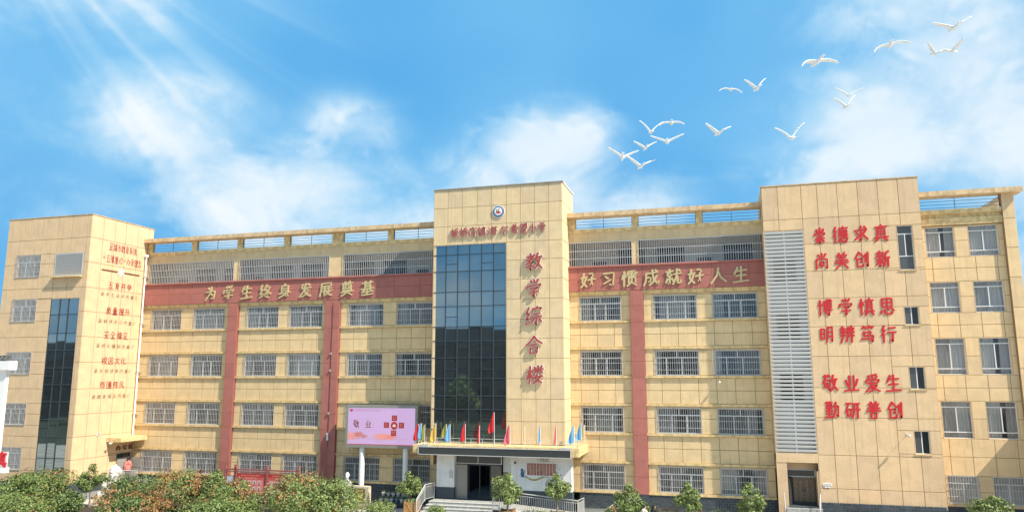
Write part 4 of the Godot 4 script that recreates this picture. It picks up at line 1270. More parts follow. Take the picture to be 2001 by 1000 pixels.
# ---------------------------------------------------------------- display boards
func picture(im: Image, glow := 0.0) -> StandardMaterial3D:
	var m := StandardMaterial3D.new()
	m.albedo_texture = ImageTexture.create_from_image(im)
	m.roughness = 0.6
	if glow > 0:
		m.emission_enabled = true
		m.emission_texture = m.albedo_texture
		m.emission_operator = BaseMaterial3D.EMISSION_OP_MULTIPLY
		m.emission = Color.WHITE
		m.emission_energy_multiplier = glow
	return m

func face(w: float, h: float) -> ArrayMesh:   # a printed face with uv, centred
	var b := Mb.new()
	b.quad(V(-w / 2, -h / 2, 0), V(w / 2, -h / 2, 0), V(w / 2, h / 2, 0), V(-w / 2, h / 2, 0))
	return b.mesh()

func blob(im: Image, cx: float, cy: float, rx: float, ry: float, col: Color, sd: int) -> void:
	var nz := FastNoiseLite.new()
	nz.seed = sd
	nz.frequency = 0.04
	for y in range(maxi(0, int(cy - ry)), mini(im.get_height(), int(cy + ry))):
		for x in range(maxi(0, int(cx - rx)), mini(im.get_width(), int(cx + rx))):
			var d := Vector2((x - cx) / rx, (y - cy) / ry).length() + nz.get_noise_2d(x, y) * 0.6
			var a := 1.0 - smoothstep(0.5, 0.95, d)
			if a > 0:
				im.set_pixel(x, y, im.get_pixel(x, y).lerp(col, a * col.a))

func tiny_lines(im: Image, x0: float, y0: float, w: float, size: float, n: int, col: Color) -> void:   # print too small to read in the photograph
	for i in n:
		var x := x0 + w * i / n
		for k in 4:
			if rng.randf() < 0.75:
				im.fill_rect(Rect2i(int(x + (rng.randi() % 3) * size * 0.22), int(y0 + k * size * 0.24), int(size * rng.randf_range(0.25, 0.6)) + 1, maxi(1, int(size * 0.12))), col)
		im.fill_rect(Rect2i(int(x + size * 0.3), int(y0), maxi(1, int(size * 0.12)), int(size * 0.9)), col)

func build_boards() -> void:
	var im := Image.create(1040, 480, false, Image.FORMAT_RGB8)
	im.fill(Color8(214, 180, 226))
	blob(im, 20, 370, 190, 60, Color8(240, 160, 150), 1)
	blob(im, 170, 345, 90, 45, Color8(205, 130, 125), 2)
	blob(im, 250, 368, 70, 24, Color8(205, 135, 130), 3)
	blob(im, 570, 370, 210, 52, Color8(243, 160, 148), 4)
	blob(im, 660, 372, 120, 30, Color8(235, 150, 140), 5)
	im.fill_rect(Rect2i(0, 468, 1040, 12), Color8(176, 70, 74))
	for k in 2:   # dotted frames with one character each
		var x := 52 + k * 188
		for q in 26:
			for p in [[x + q * 6, 150], [x + q * 6, 278], [x, 150 + q * 5], [x + 156, 150 + q * 5]]:
				im.fill_rect(Rect2i(p[0], p[1], 3, 2), Color8(150, 140, 150))
		print_char(im, "敬业"[k], x + 32, 164, 92, 96, 9, Color8(130, 62, 58) if k == 0 else Color8(140, 66, 60))
	for q in [[720, 130], [600, 220], [830, 222], [712, 322]]:
		im.fill_rect(Rect2i(q[0] - 40, q[1] - 36, 80, 72), Color8(168, 52, 46))
		for r in 2:
			for c in 2:
				tiny_lines(im, q[0] - 22 + c * 24, q[1] - 22 + r * 24, 20, 19, 1, Color8(240, 190, 190))
	for y in range(-52, 53):
		for x in range(-52, 53):
			if x * x + y * y < 52 * 52:
				im.set_pixel(718 + x, 226 + y, Color8(176, 54, 46))
	im.fill_rect(Rect2i(694, 222, 50, 18), Color8(250, 225, 225))
	im.fill_rect(Rect2i(704, 208, 10, 20), Color8(250, 225, 225))
	im.fill_rect(Rect2i(722, 204, 10, 24), Color8(250, 225, 225))
	blob(im, 46, 34, 30, 22, Color8(190, 60, 50), 7)
	tiny_lines(im, 90, 24, 410, 24, 17, Color8(170, 70, 70))
	tiny_lines(im, 60, 392, 300, 12, 24, Color8(120, 125, 120))
	tiny_lines(im, 390, 396, 540, 12, 38, Color8(120, 125, 120))
	tiny_lines(im, 440, 422, 110, 12, 8, Color8(120, 125, 120))
	var t := thing("display_screen", "large lilac display screen in a grey frame on two round posts", "screen", V(-22.35, GROUND, 1.0))
	var fr := part("frame", frame_mesh(5.36, 2.84, [], [], 0.18, 0.5), std(lin(0.30, 0.30, 0.275), 0.5, 0.3), t, V(-2.68, 3.75, 0.03))
	part("cabinet", boxmesh(V(-2.6, 3.8, -0.46), V(2.6, 6.54, -0.06)), mats.alu, t)
	var m := picture(im, 0.42)
	m.albedo_color = Color(0.32, 0.32, 0.32)
	part("screen", face(5.02, 2.5), m, t, V(0, 5.17, -0.01))
	for x in [-1.50, 1.74]:
		var b := Mb.new()
		b.lathe(PackedVector2Array([Vector2(0.19, 0), Vector2(0.19, 3.8)]), V(x, 0, -0.25), 20)
		b.lathe(PackedVector2Array([Vector2(0.34, 0), Vector2(0.34, 0.06), Vector2(0.19, 0.08)]), V(x, 0, -0.25), 20)
		part("post", b.mesh(), mats.whitebright, t)
	# red notice boards in the shrubbery
	for k in 3:
		var w: float = [2.35, 2.35, 0.72][k]
		var cx: float = [-30.98, -28.58, -32.58][k]
		var hh: float = [1.45, 1.45, 0.85][k]
		var p := Image.create(400, 250, false, Image.FORMAT_RGB8)
		if k == 2:
			p.fill(Color8(190, 208, 226))
			blob(p, 200, 130, 120, 100, Color8(225, 236, 246), 4)
			tiny_lines(p, 60, 30, 280, 30, 8, Color8(120, 150, 180))
		else:
			p.fill(Color8(200, 96, 92))
			p.fill_rect(Rect2i(0, 0, 400, 38), Color8(184, 58, 52))
			tiny_lines(p, 60, 12, 280, 18, 13, Color8(250, 210, 180))
			tiny_lines(p, 110, 44, 180, 20, 8, Color8(250, 215, 190))
			p.fill_rect(Rect2i(20, 72, 360, 160), Color8(226, 140, 136))
			for i in 10:
				var px := 30 + (i % 5) * 70
				var py := 82 + (i / 5) * 72
				if k == 0:
					p.fill_rect(Rect2i(px, py, 34, 42), Color8(235, 228, 222))
					p.fill_rect(Rect2i(px + 8, py + 8, 18, 34), Color8(90, 80, 90))
					p.fill_rect(Rect2i(px, py + 46, 34, 10), Color8(190, 50, 50))
				elif i < 4:
					p.fill_rect(Rect2i(40, 84 + i * 36, 130, 22), Color8(230, 190, 215))
					tiny_lines(p, 186, 86 + i * 36, 150, 16, 9, Color8(250, 225, 215))
		t = thing("notice_board", ["red notice board with rows of small portraits behind the shrubs", "red notice board with pale text blocks, partly hidden by the rounded shrub", "small pale blue notice board in a red frame beside the fresh green shrub"][k], "notice board", V(cx, GROUND, 3.0), 0, "notice boards in the shrubbery")
		part("poster", face(w - 0.2, hh - 0.1), picture(p), t, V(0, 1.35 + (0.0 if k < 2 else 0.1), 0.035))
		part("board", boxmesh(V(-w / 2, 1.35 - hh / 2, -0.05), V(w / 2, 1.35 + hh / 2 + (0.1 if k == 2 else 0.0), 0.03)), mats.boardred, t)
		for s in ([-1, 1] if k != 1 else [1]):
			part("post", boxmesh(V(s * w / 2 - 0.06 + s * 0.07, 0, -0.07), V(s * w / 2 + 0.06 + s * 0.07, 2.62 if k < 2 else 2.45, 0.07)), mats.boardred, t)
		part("top_rail", boxmesh(V(-w / 2 - 0.02, 2.24, -0.05), V(w / 2 + 0.02, 2.33, 0.05)), mats.boardred, t)
		part("top_rail", boxmesh(V(-w / 2 - 0.02, 2.12, -0.04), V(w / 2 + 0.02, 2.17, 0.04)), mats.boardred, t)
	# memorial stone and bust
	var pm := Image.create(200, 300, false, Image.FORMAT_RGB8)
	pm.fill(Color8(120, 76, 40))
	for i in 8:
		tiny_lines(pm, 16, 16 + i * 34, 168, 18, 9 + i % 3, Color8(222, 190, 120))
	t = thing("memorial_stone", "pale stone memorial block with a brown inscribed plaque near the left screen post", "memorial", V(-23.30, GROUND, 1.9))
	part("block", boxmesh(V(-0.66, 0, -0.3), V(0.62, 1.34, 0.05)), mats.palestone, t)
	for i in 8:
		part("stone_tile", slab_mesh(0.15, 0.15, 0.02, 0.005), mats.palestone, t, V(0.53, 0.1 + i * 0.165, 0.05))
	part("plaque", boxmesh(V(-0.5, 0.3, 0.05), V(0.36, 1.2, 0.075)), mats.signbrown, t)
	part("plaque_face", face(0.8, 0.84), picture(pm), t, V(-0.07, 0.75, 0.078))

# ---------------------------------------------------------------- smooth bodies: capsules joined by a soft minimum, meshed as surface nets
func body(bones: Array, cell: float, soft: float, st: Mb = null) -> Mb:   # bone: [a, b, ra, rb, colour]
	var lo := V(1e9, 1e9, 1e9)
	var hi := -lo
	for k in bones:
		var r := maxf(k[2], k[3]) + cell * 2.5
		for p: Vector3 in [k[0], k[1]]:
			lo = lo.min(p - V(r, r, r))
			hi = hi.max(p + V(r, r, r))
	var n := Vector3i(((hi - lo) / cell).ceil()) + Vector3i(2, 2, 2)
	var f := PackedFloat32Array()
	f.resize(n.x * n.y * n.z)
	f.fill(1.0)
	var who := PackedInt32Array()
	who.resize(f.size())
	var best := PackedFloat32Array()
	best.resize(f.size())
	best.fill(9.0)
	for bi in bones.size():
		var k: Array = bones[bi]
		var a: Vector3 = k[0]
		var ab: Vector3 = k[1] - a
		var l2 := maxf(ab.length_squared(), 1e-9)
		var r := maxf(k[2], k[3]) + soft + cell * 2.0
		var i0 := Vector3i(((a.min(k[1]) - V(r, r, r) - lo) / cell).floor()).clamp(Vector3i.ZERO, n - Vector3i.ONE)
		var i1 := Vector3i(((a.max(k[1]) + V(r, r, r) - lo) / cell).ceil()).clamp(Vector3i.ZERO, n - Vector3i.ONE)
		for z in range(i0.z, i1.z + 1):
			for y in range(i0.y, i1.y + 1):
				for x in range(i0.x, i1.x + 1):
					var p := lo + V(x, y, z) * cell - a
					var t := clampf(p.dot(ab) / l2, 0, 1)
					var d := (p - ab * t).length() - lerpf(k[2], k[3], t)
					var at := x + n.x * (y + n.y * z)
					if d < best[at]:
						best[at] = d
						who[at] = bi
					var o := f[at]
					var h := maxf(soft - absf(d - o), 0.0) / soft
					f[at] = minf(d, o) - h * h * soft * 0.25
	var out := st if st else Mb.new()
	var ids := PackedInt32Array()
	ids.resize(f.size())
	ids.fill(-1)
	var step := [Vector3i(0, 0, 0), Vector3i(1, 0, 0), Vector3i(0, 1, 0), Vector3i(1, 1, 0), Vector3i(0, 0, 1), Vector3i(1, 0, 1), Vector3i(0, 1, 1), Vector3i(1, 1, 1)]
	var edges := [[0, 1], [2, 3], [4, 5], [6, 7], [0, 2], [1, 3], [4, 6], [5, 7], [0, 4], [1, 5], [2, 6], [3, 7]]
	var base := out.v.size()
	for z in n.z - 1:
		for y in n.y - 1:
			for x in n.x - 1:
				var at := x + n.x * (y + n.y * z)
				var v := []
				var mask := 0
				for s in 8:
					var q: Vector3i = step[s]
					var val := f[at + q.x + n.x * (q.y + n.y * q.z)]
					v.append(val)
					if val < 0:
						mask |= 1 << s
				if mask == 0 or mask == 255:
					continue
				var sum := Vector3.ZERO
				var cnt := 0
				for e in edges:
					var a: float = v[e[0]]
					var b: float = v[e[1]]
					if (a < 0) != (b < 0):
						sum += Vector3(step[e[0]]).lerp(Vector3(step[e[1]]), a / (a - b))
						cnt += 1
				ids[at] = out.v.size()
				out.v.append(lo + (V(x, y, z) + sum / cnt) * cell)
				out.n.append(V(v[1] + v[3] + v[5] + v[7] - v[0] - v[2] - v[4] - v[6], v[2] + v[3] + v[6] + v[7] - v[0] - v[1] - v[4] - v[5], v[4] + v[5] + v[6] + v[7] - v[0] - v[1] - v[2] - v[3]).normalized())
				out.c.append(bones[who[at]][4])
				out.u.append(Vector2.ZERO)
	for z in range(1, n.z - 1):
		for y in range(1, n.y - 1):
			for x in range(1, n.x - 1):
				var at := x + n.x * (y + n.y * z)
				var inside := f[at] < 0
				for ax in 3:
					var d: int = [1, n.x, n.x * n.y][ax]
					if (f[at + d] < 0) == inside:
						continue
					var u: int = [n.x, n.x * n.y, 1][ax]
					var w: int = [n.x * n.y, 1, n.x][ax]
					var q := [ids[at], ids[at - u], ids[at - u - w], ids[at - w]]
					if q.min() < 0:
						continue
					if inside:
						out.idx.append_array([q[0], q[2], q[1], q[0], q[3], q[2]])
					else:
						out.idx.append_array([q[0], q[1], q[2], q[0], q[2], q[3]])
	return out

# a standing person: coat, trousers, hair; faces +z
func person(label: String, at: Vector3, turn: float, coat: Color, legs: Color, hair: Color, stride: float, height: float) -> void:
	var skin := Color(0.50, 0.29, 0.20)
	var shoe := Color(0.03, 0.03, 0.035)
	var k := height / 1.68
	var B := []
	for s in [-1.0, 1.0]:
		var kz: float = stride * s
		B.append([V(0.09 * s, 0.88, 0), V(0.095 * s, 0.48, 0.06 + kz * 0.5), 0.085, 0.06, legs])
		B.append([V(0.095 * s, 0.48, 0.06 + kz * 0.5), V(0.095 * s, 0.08, kz), 0.058, 0.045, legs])
		B.append([V(0.095 * s, 0.045, kz - 0.03), V(0.105 * s, 0.035, kz + 0.13), 0.045, 0.035, shoe])
		B.append([V(0.175 * s, 1.34, 0), V(0.23 * s, 1.08, -0.03 - kz * 0.3), 0.062, 0.052, coat])
		B.append([V(0.23 * s, 1.08, -0.03 - kz * 0.3), V(0.22 * s, 0.88, 0.08 - kz * 0.5), 0.05, 0.042, coat])
		B.append([V(0.055 * s, 0.9, 0), V(0.06 * s, 0.8, 0), 0.13, 0.12, coat])
		B.append([V(0.075 * s, 1.545, 0.0), V(0.082 * s, 1.53, -0.01), 0.016, 0.016, skin])
	B.append([V(-0.06, 1.0, 0), V(0.06, 1.0, 0), 0.115, 0.115, coat])
	B.append([V(-0.09, 1.22, 0), V(0.09, 1.22, 0), 0.12, 0.12, coat])
	B.append([V(-0.13, 1.33, -0.01), V(0.13, 1.33, -0.01), 0.075, 0.075, coat])
	B.append([V(0, 1.32, -0.075), V(0, 1.40, -0.07), 0.085, 0.075, coat])
	B.append([V(0, 1.38, 0), V(0, 1.46, 0.01), 0.055, 0.05, skin])
	B.append([V(0, 1.50, 0.025), V(0, 1.56, 0.02), 0.064, 0.076, skin])
	B.append([V(0, 1.53, 0.095), V(0, 1.515, 0.103), 0.012, 0.014, skin])
	B.append([V(0, 1.56, -0.022), V(0, 1.60, -0.002), 0.082, 0.083, hair])
	B.append([V(0, 1.50, -0.05), V(0, 1.55, -0.045), 0.055, 0.06, hair])
	var m := body(B, 0.024, 0.05)
	# hands: a palm, four fingers of different length and a thumb from the side of the palm, hanging slightly curled
	for s in [-1.0, 1.0]:
		var kz: float = stride * s
		var w := V(0.22 * s, 0.86, 0.085 - kz * 0.5)
		var H := [[w + V(0, 0.03, 0), w - V(0, 0.02, 0), 0.028, 0.024, skin], [w - V(0, 0.02, 0.015), w - V(0, 0.075, 0.022), 0.016, 0.016, skin], [w - V(0, 0.02, -0.018), w - V(0, 0.075, -0.022), 0.016, 0.016, skin]]
		for q in 4:
			var z: float = [-0.03, -0.01, 0.01, 0.03][q]
			var l: float = [0.052, 0.066, 0.07, 0.06][q]
			H.append([w + V(0, -0.085, z), w + V(-0.004 * s, -0.085 - l * 0.55, z * 1.1), 0.009, 0.0085, skin])
			H.append([w + V(-0.004 * s, -0.085 - l * 0.55, z * 1.1), w + V(-0.02 * s, -0.085 - l, z * 1.1), 0.0085, 0.0075, skin])
		H.append([w + V(0, -0.03, 0.03), w + V(-0.012 * s, -0.07, 0.06), 0.011, 0.009, skin])
		H.append([w + V(-0.012 * s, -0.07, 0.06), w + V(-0.022 * s, -0.095, 0.058), 0.009, 0.008, skin])
		body(H, 0.006, 0.010, m)
	for i in m.v.size():
		m.v[i] *= k
	var o := part(numbered("person"), m.mesh(), mats.cloth, self, at)
	o.rotation.y = turn
	tag(o, label, "person")

func build_figures() -> void:
	person("person in a salmon pink jacket, seen from behind, at the left office door", V(-43.05, 1.2, 0.95), -2.2, Color(0.60, 0.20, 0.19), Color(0.03, 0.035, 0.05), Color(0.02, 0.015, 0.012), 0.12, 1.66)
	person("person in a cream coat walking by the low hedge, left one of the pair", V(-4.22, GROUND, 6.0), 2.4, Color(0.66, 0.60, 0.50), Color(0.05, 0.055, 0.07), Color(0.018, 0.014, 0.012), 0.14, 1.66)
	person("person in a black jacket walking beside the cream coat, right one of the pair", V(-3.70, GROUND, 5.9), 2.5, Color(0.015, 0.016, 0.02), Color(0.03, 0.03, 0.035), Color(0.018, 0.014, 0.012), -0.14, 1.68)
	var w := Color(1, 1, 1)
	# white stone lion, sitting
	var B := [[V(-0.05, 0.45, 0), V(0.1, 0.85, 0), 0.27, 0.26, w], [V(-0.28, 0.32, 0.12), V(-0.18, 0.3, 0.12), 0.22, 0.2, w], [V(-0.28, 0.32, -0.12), V(-0.18, 0.3, -0.12), 0.22, 0.2, w],
		[V(0.2, 0.75, 0.14), V(0.28, 0.1, 0.15), 0.11, 0.08, w], [V(0.2, 0.75, -0.14), V(0.28, 0.1, -0.15), 0.11, 0.08, w], [V(0.28, 0.07, 0.15), V(0.4, 0.06, 0.15), 0.085, 0.075, w], [V(0.28, 0.07, -0.15), V(0.4, 0.06, -0.15), 0.085, 0.075, w],
		[V(-0.1, 0.08, 0.24), V(0.1, 0.07, 0.26), 0.1, 0.08, w], [V(-0.1, 0.08, -0.24), V(0.1, 0.07, -0.26), 0.1, 0.08, w], [V(0.08, 1.12, 0), V(0.15, 1.16, 0), 0.27, 0.25, w], [V(0.25, 1.16, 0), V(0.36, 1.1, 0), 0.17, 0.12, w],
		[V(0.38, 1.13, 0), V(0.45, 1.13, 0), 0.05, 0.05, w], [V(0.36, 1.0, 0), V(0.42, 1.0, 0), 0.06, 0.05, w], [V(0.1, 1.4, 0.16), V(0.1, 1.45, 0.17), 0.06, 0.04, w], [V(0.1, 1.4, -0.16), V(0.1, 1.45, -0.17), 0.06, 0.04, w]]
	for k in 9:   # curled mane and tail
		var a := TAU * k / 9.0
		B.append([V(-0.02, 1.1 + 0.24 * sin(a), 0.25 * cos(a)), V(0.02, 1.1 + 0.27 * sin(a), 0.27 * cos(a)), 0.075, 0.07, w])
	B.append_array([[V(-0.42, 0.2, 0), V(-0.52, 0.5, 0), 0.07, 0.08, w], [V(-0.52, 0.5, 0), V(-0.42, 0.78, 0), 0.08, 0.11, w]])
	var t := thing("lion_statue", "white stone lion sitting on a low base by the office door steps", "statue", V(-41.6, GROUND, 3.9), 0.45)
	t.scale = Vector3.ONE * 1.22
	part("lion", body(B, 0.028, 0.06).mesh(), mats.statue, t, V(0, 0.5, 0))
	part("base", boxmesh(V(-0.6, 0, -0.38), V(0.55, 0.52, 0.38)), mats.statue, t)
	# bust on a plinth
	t = thing("stone_bust", "white stone bust on a pedestal beside the memorial block", "statue", V(-24.42, GROUND, 1.7))
	var U := [[V(-0.16, 0.1, 0), V(0.16, 0.1, 0), 0.16, 0.16, w], [V(0, 0.2, 0), V(0, 0.42, 0), 0.1, 0.085, w], [V(0, 0.5, 0.02), V(0, 0.6, 0.0), 0.12, 0.135, w], [V(0, 0.53, 0.14), V(0, 0.5, 0.16), 0.02, 0.025, w], [V(0, 0.63, -0.04), V(0, 0.68, -0.02), 0.13, 0.12, w], [V(-0.13, 0.56, 0), V(0.13, 0.56, 0), 0.03, 0.03, w]]
	part("bust", body(U, 0.02, 0.05).mesh(), mats.statue, t, V(0, 1.38, 0))
	part("pedestal", boxmesh(V(-0.24, 0, -0.22), V(0.24, 1.42, 0.22)), mats.statue, t)

# ---------------------------------------------------------------- plants
func crown(lobes: Array, count: int, size: float, tones: Array, tips: Array, tip_share: float, sd: int, top := 1e9) -> ArrayMesh:   # lobes: [centre, radii]
	var r := RandomNumberGenerator.new()
	r.seed = sd
	var nz := FastNoiseLite.new()
	nz.seed = sd
	nz.frequency = 1.5
	nz.fractal_octaves = 2
	var nt := FastNoiseLite.new()
	nt.seed = sd + 50
	nt.frequency = 0.55
	var b := Mb.new()
	var total := 0.0
	for l in lobes:
		total += l[1].x * l[1].y + l[1].z * l[1].y
	var made := 0
	var tries := 0
	while made < count and tries < count * 5:
		tries += 1
		var pick := r.randf() * total
		var l: Array = lobes[0]
		for q in lobes:
			pick -= q[1].x * q[1].y + q[1].z * q[1].y
			l = q
			if pick <= 0:
				break
		var d := V(r.randfn(), r.randfn(), r.randfn()).normalized()
		var depth := 1.0 - absf(r.randfn()) * 0.16
		if r.randf() < 0.22:
			depth = r.randf_range(0.3, 0.9)
		var p: Vector3 = l[0] + d * l[1] * depth
		var g := nz.get_noise_3dv(p)
		p += d * g * 0.42 * l[1].y   # an uneven, clumped outline
		if p.y < 0.03 or (l[1].x > 0.3 and g < -0.30 + 0.12 * r.randf()):
			continue
		made += 1
		var nn := (d * 0.8 + V(r.randfn(), r.randfn() + 0.6, r.randfn()) * 0.42).normalized()
		var s := nn.cross(V(r.randfn(), r.randfn(), r.randfn())).normalized()
		var o := s.cross(nn)
		var len := size * r.randf_range(0.65, 1.25)
		var wid := len * 0.42
		var tone := clampf(0.5 + 0.5 * nz.get_noise_3dv(p * 2.3 + V(9, 0, 0)) + r.randf_range(-0.28, 0.28), 0, 1)
		var col: Color = tones[0].lerp(tones[1], tone)
		var young := nt.get_noise_3dv(p) + 0.5 * (depth - 0.9) + 0.25 * d.y
		if tip_share > 0 and young > 0.735 - tip_share and r.randf() < 0.85:
			col = tips[r.randi() % tips.size()] * r.randf_range(0.8, 1.15)
		col.a = 1.0
		b.col = col
		var mid := p + nn * len * 0.10
		b.quad(p - o * len * 0.5, mid + s * wid * 0.5, p + o * len * 0.5, mid - s * wid * 0.5)
	return b.mesh()

func limbs(top: float, spread: float, r0: float, n: int, sd: int, fork := 0.3) -> ArrayMesh:
	var r := RandomNumberGenerator.new()
	r.seed = sd
	var b := Mb.new()
	b.tube(PackedVector3Array([V(0, -0.05, 0), V(0.02, top * fork * 0.6, 0.01), V(0.0, top * fork, 0.02)]), r0, 7, r0 * 0.8)
	for i in n:
		var a := TAU * i / n + r.randf()
		var e := V(cos(a) * spread * r.randf_range(0.4, 0.9), top * r.randf_range(0.65, 0.95), sin(a) * spread * r.randf_range(0.4, 0.9))
		var m := V(e.x * 0.35, lerpf(top * fork, e.y, 0.55), e.z * 0.35)
		b.tube(PackedVector3Array([V(0, top * fork * 0.92, 0.01), m, e]), r0 * 0.55, 5, r0 * 0.12)
	return b.mesh()

const G0 := [Color(0.075, 0.125, 0.03), Color(0.25, 0.33, 0.105)]
const G1 := [Color(0.095, 0.15, 0.04), Color(0.31, 0.385, 0.135)]
const G2 := [Color(0.055, 0.10, 0.03), Color(0.20, 0.275, 0.09)]
const RUST := [Color(0.36, 0.19, 0.06), Color(0.28, 0.125, 0.05), Color(0.42, 0.25, 0.085), Color(0.31, 0.15, 0.09)]

func shrub(label: String, x: float, z: float, r: float, top: float, tones: Array, tip_share: float, sd: int, count := 7000, leaf := 0.15) -> void:
	var t := thing("shrub", label, "shrub", V(x, GROUND, z), 0, "shrubs in the front bed")
	var rg := RandomNumberGenerator.new()
	rg.seed = sd
	var h := top - GROUND
	var lobes := [[V(0, h * 0.5, 0), V(r * 0.85, h * 0.5, r * 0.8)]]
	for k in 9:
		var a := TAU * k / 9.0 + rg.randf()
		var q := rg.randf_range(0.35, 0.55)
		lobes.append([V(cos(a) * r * 0.62, h * rg.randf_range(0.22, 0.74), sin(a) * r * 0.6), V(r * q, h * 0.26, r * q)])
	for k in 4:
		var a := rg.randf() * TAU
		lobes.append([V(cos(a) * r * 0.3, h * rg.randf_range(0.74, 0.86), sin(a) * r * 0.3), V(r * 0.34, h * 0.17, r * 0.34)])
	part("foliage", crown(lobes, count, leaf, tones, RUST, tip_share, sd), mats.leaf, t)
	part("stems", limbs(h * 0.8, r * 0.7, 0.06, 7, sd, 0.08), mats.bark, t)

func small_tree(label: String, x: float, z: float, trunk: float, r: float, top: float, tones: Array, sd: int, box := "", feet := GROUND) -> void:
	var y := feet + (0.92 if box else 0.0)
	if box:
		planter(box, x, z, feet)
	var t := thing("small_tree", label, "tree", V(x, y, z), 0, "small trees in front of the school")
	var rg := RandomNumberGenerator.new()
	rg.seed = sd
	var h := top - y
	var c := (h + trunk) / 2
	var ry := (h - trunk) / 2
	var lobes := [[V(rg.randf_range(-0.1, 0.1), c, 0), V(r * 0.6, ry * 0.72, r * 0.6)]]
	for k in 9:
		var a := TAU * k / 9.0 * 1.7 + rg.randf()
		var q := rg.randf_range(0.24, 0.46)
		var up := rg.randf_range(-0.7, 0.55)
		var out := r * (0.62 - 0.3 * maxf(0.0, up)) * rg.randf_range(0.75, 1.2)
		lobes.append([V(cos(a) * out, c + ry * up, sin(a) * out), V(r * q, ry * q * 0.9, r * q)])
	lobes.append([V(rg.randf_range(-0.3, 0.3) * r, h - ry * 0.25, 0), V(r * 0.26, ry * 0.3, r * 0.26)])
	part("crown", crown(lobes, 2600, 0.155, tones, RUST, 0.0, sd), mats.leaf, t)
	part("trunk", limbs(h * 0.9, r * 0.8, 0.065, 6, sd, trunk / h / 0.9), mats.trunk, t)

func _pot() -> ArrayMesh:
	var b := Mb.new()
	b.lathe(PackedVector2Array([Vector2(0, 0), Vector2(0.24, 0), Vector2(0.30, 0.62), Vector2(0.33, 0.62), Vector2(0.33, 0.70), Vector2(0.27, 0.70), Vector2(0.26, 0.62), Vector2(0, 0.62)]), Vector3.ZERO, 18)
	return b.mesh()

func planter(label: String, x: float, z: float, feet: float) -> void:
	var t := thing("planter_box", label, "planter", V(x, feet, z), 0.12, "wooden planter boxes")
	for s in 4:
		var n := Node3D.new()
		for k in 7:
			var p := part("board", slab_mesh(0.74, 0.125, 0.03, 0.006), mats.wood, t, V(0, 0.09 + k * 0.135, 0).rotated(Vector3.UP, 0) + V(sin(PI / 2 * s), 0, cos(PI / 2 * s)) * 0.37)
			p.rotation.y = PI / 2 * s
		var br := part("brace", boxmesh(V(-0.03, -0.52, 0.03), V(0.03, 0.52, 0.05)), mats.wood, t, V(sin(PI / 2 * s) * 0.37, 0.50, cos(PI / 2 * s) * 0.37))
		br.rotation = V(0, PI / 2 * s, 0.62)
		part("corner_post", boxmesh(V(-0.04, 0, -0.04), V(0.04, 1.03, 0.04)), mats.wood, t, V(0.38 * (1 if s % 2 else -1), 0, 0.38 * (1 if s / 2 else -1)))
		n.free()
	part("soil", boxmesh(V(-0.36, 0.05, -0.36), V(0.36, 0.92, 0.36)), mats.soil, t)

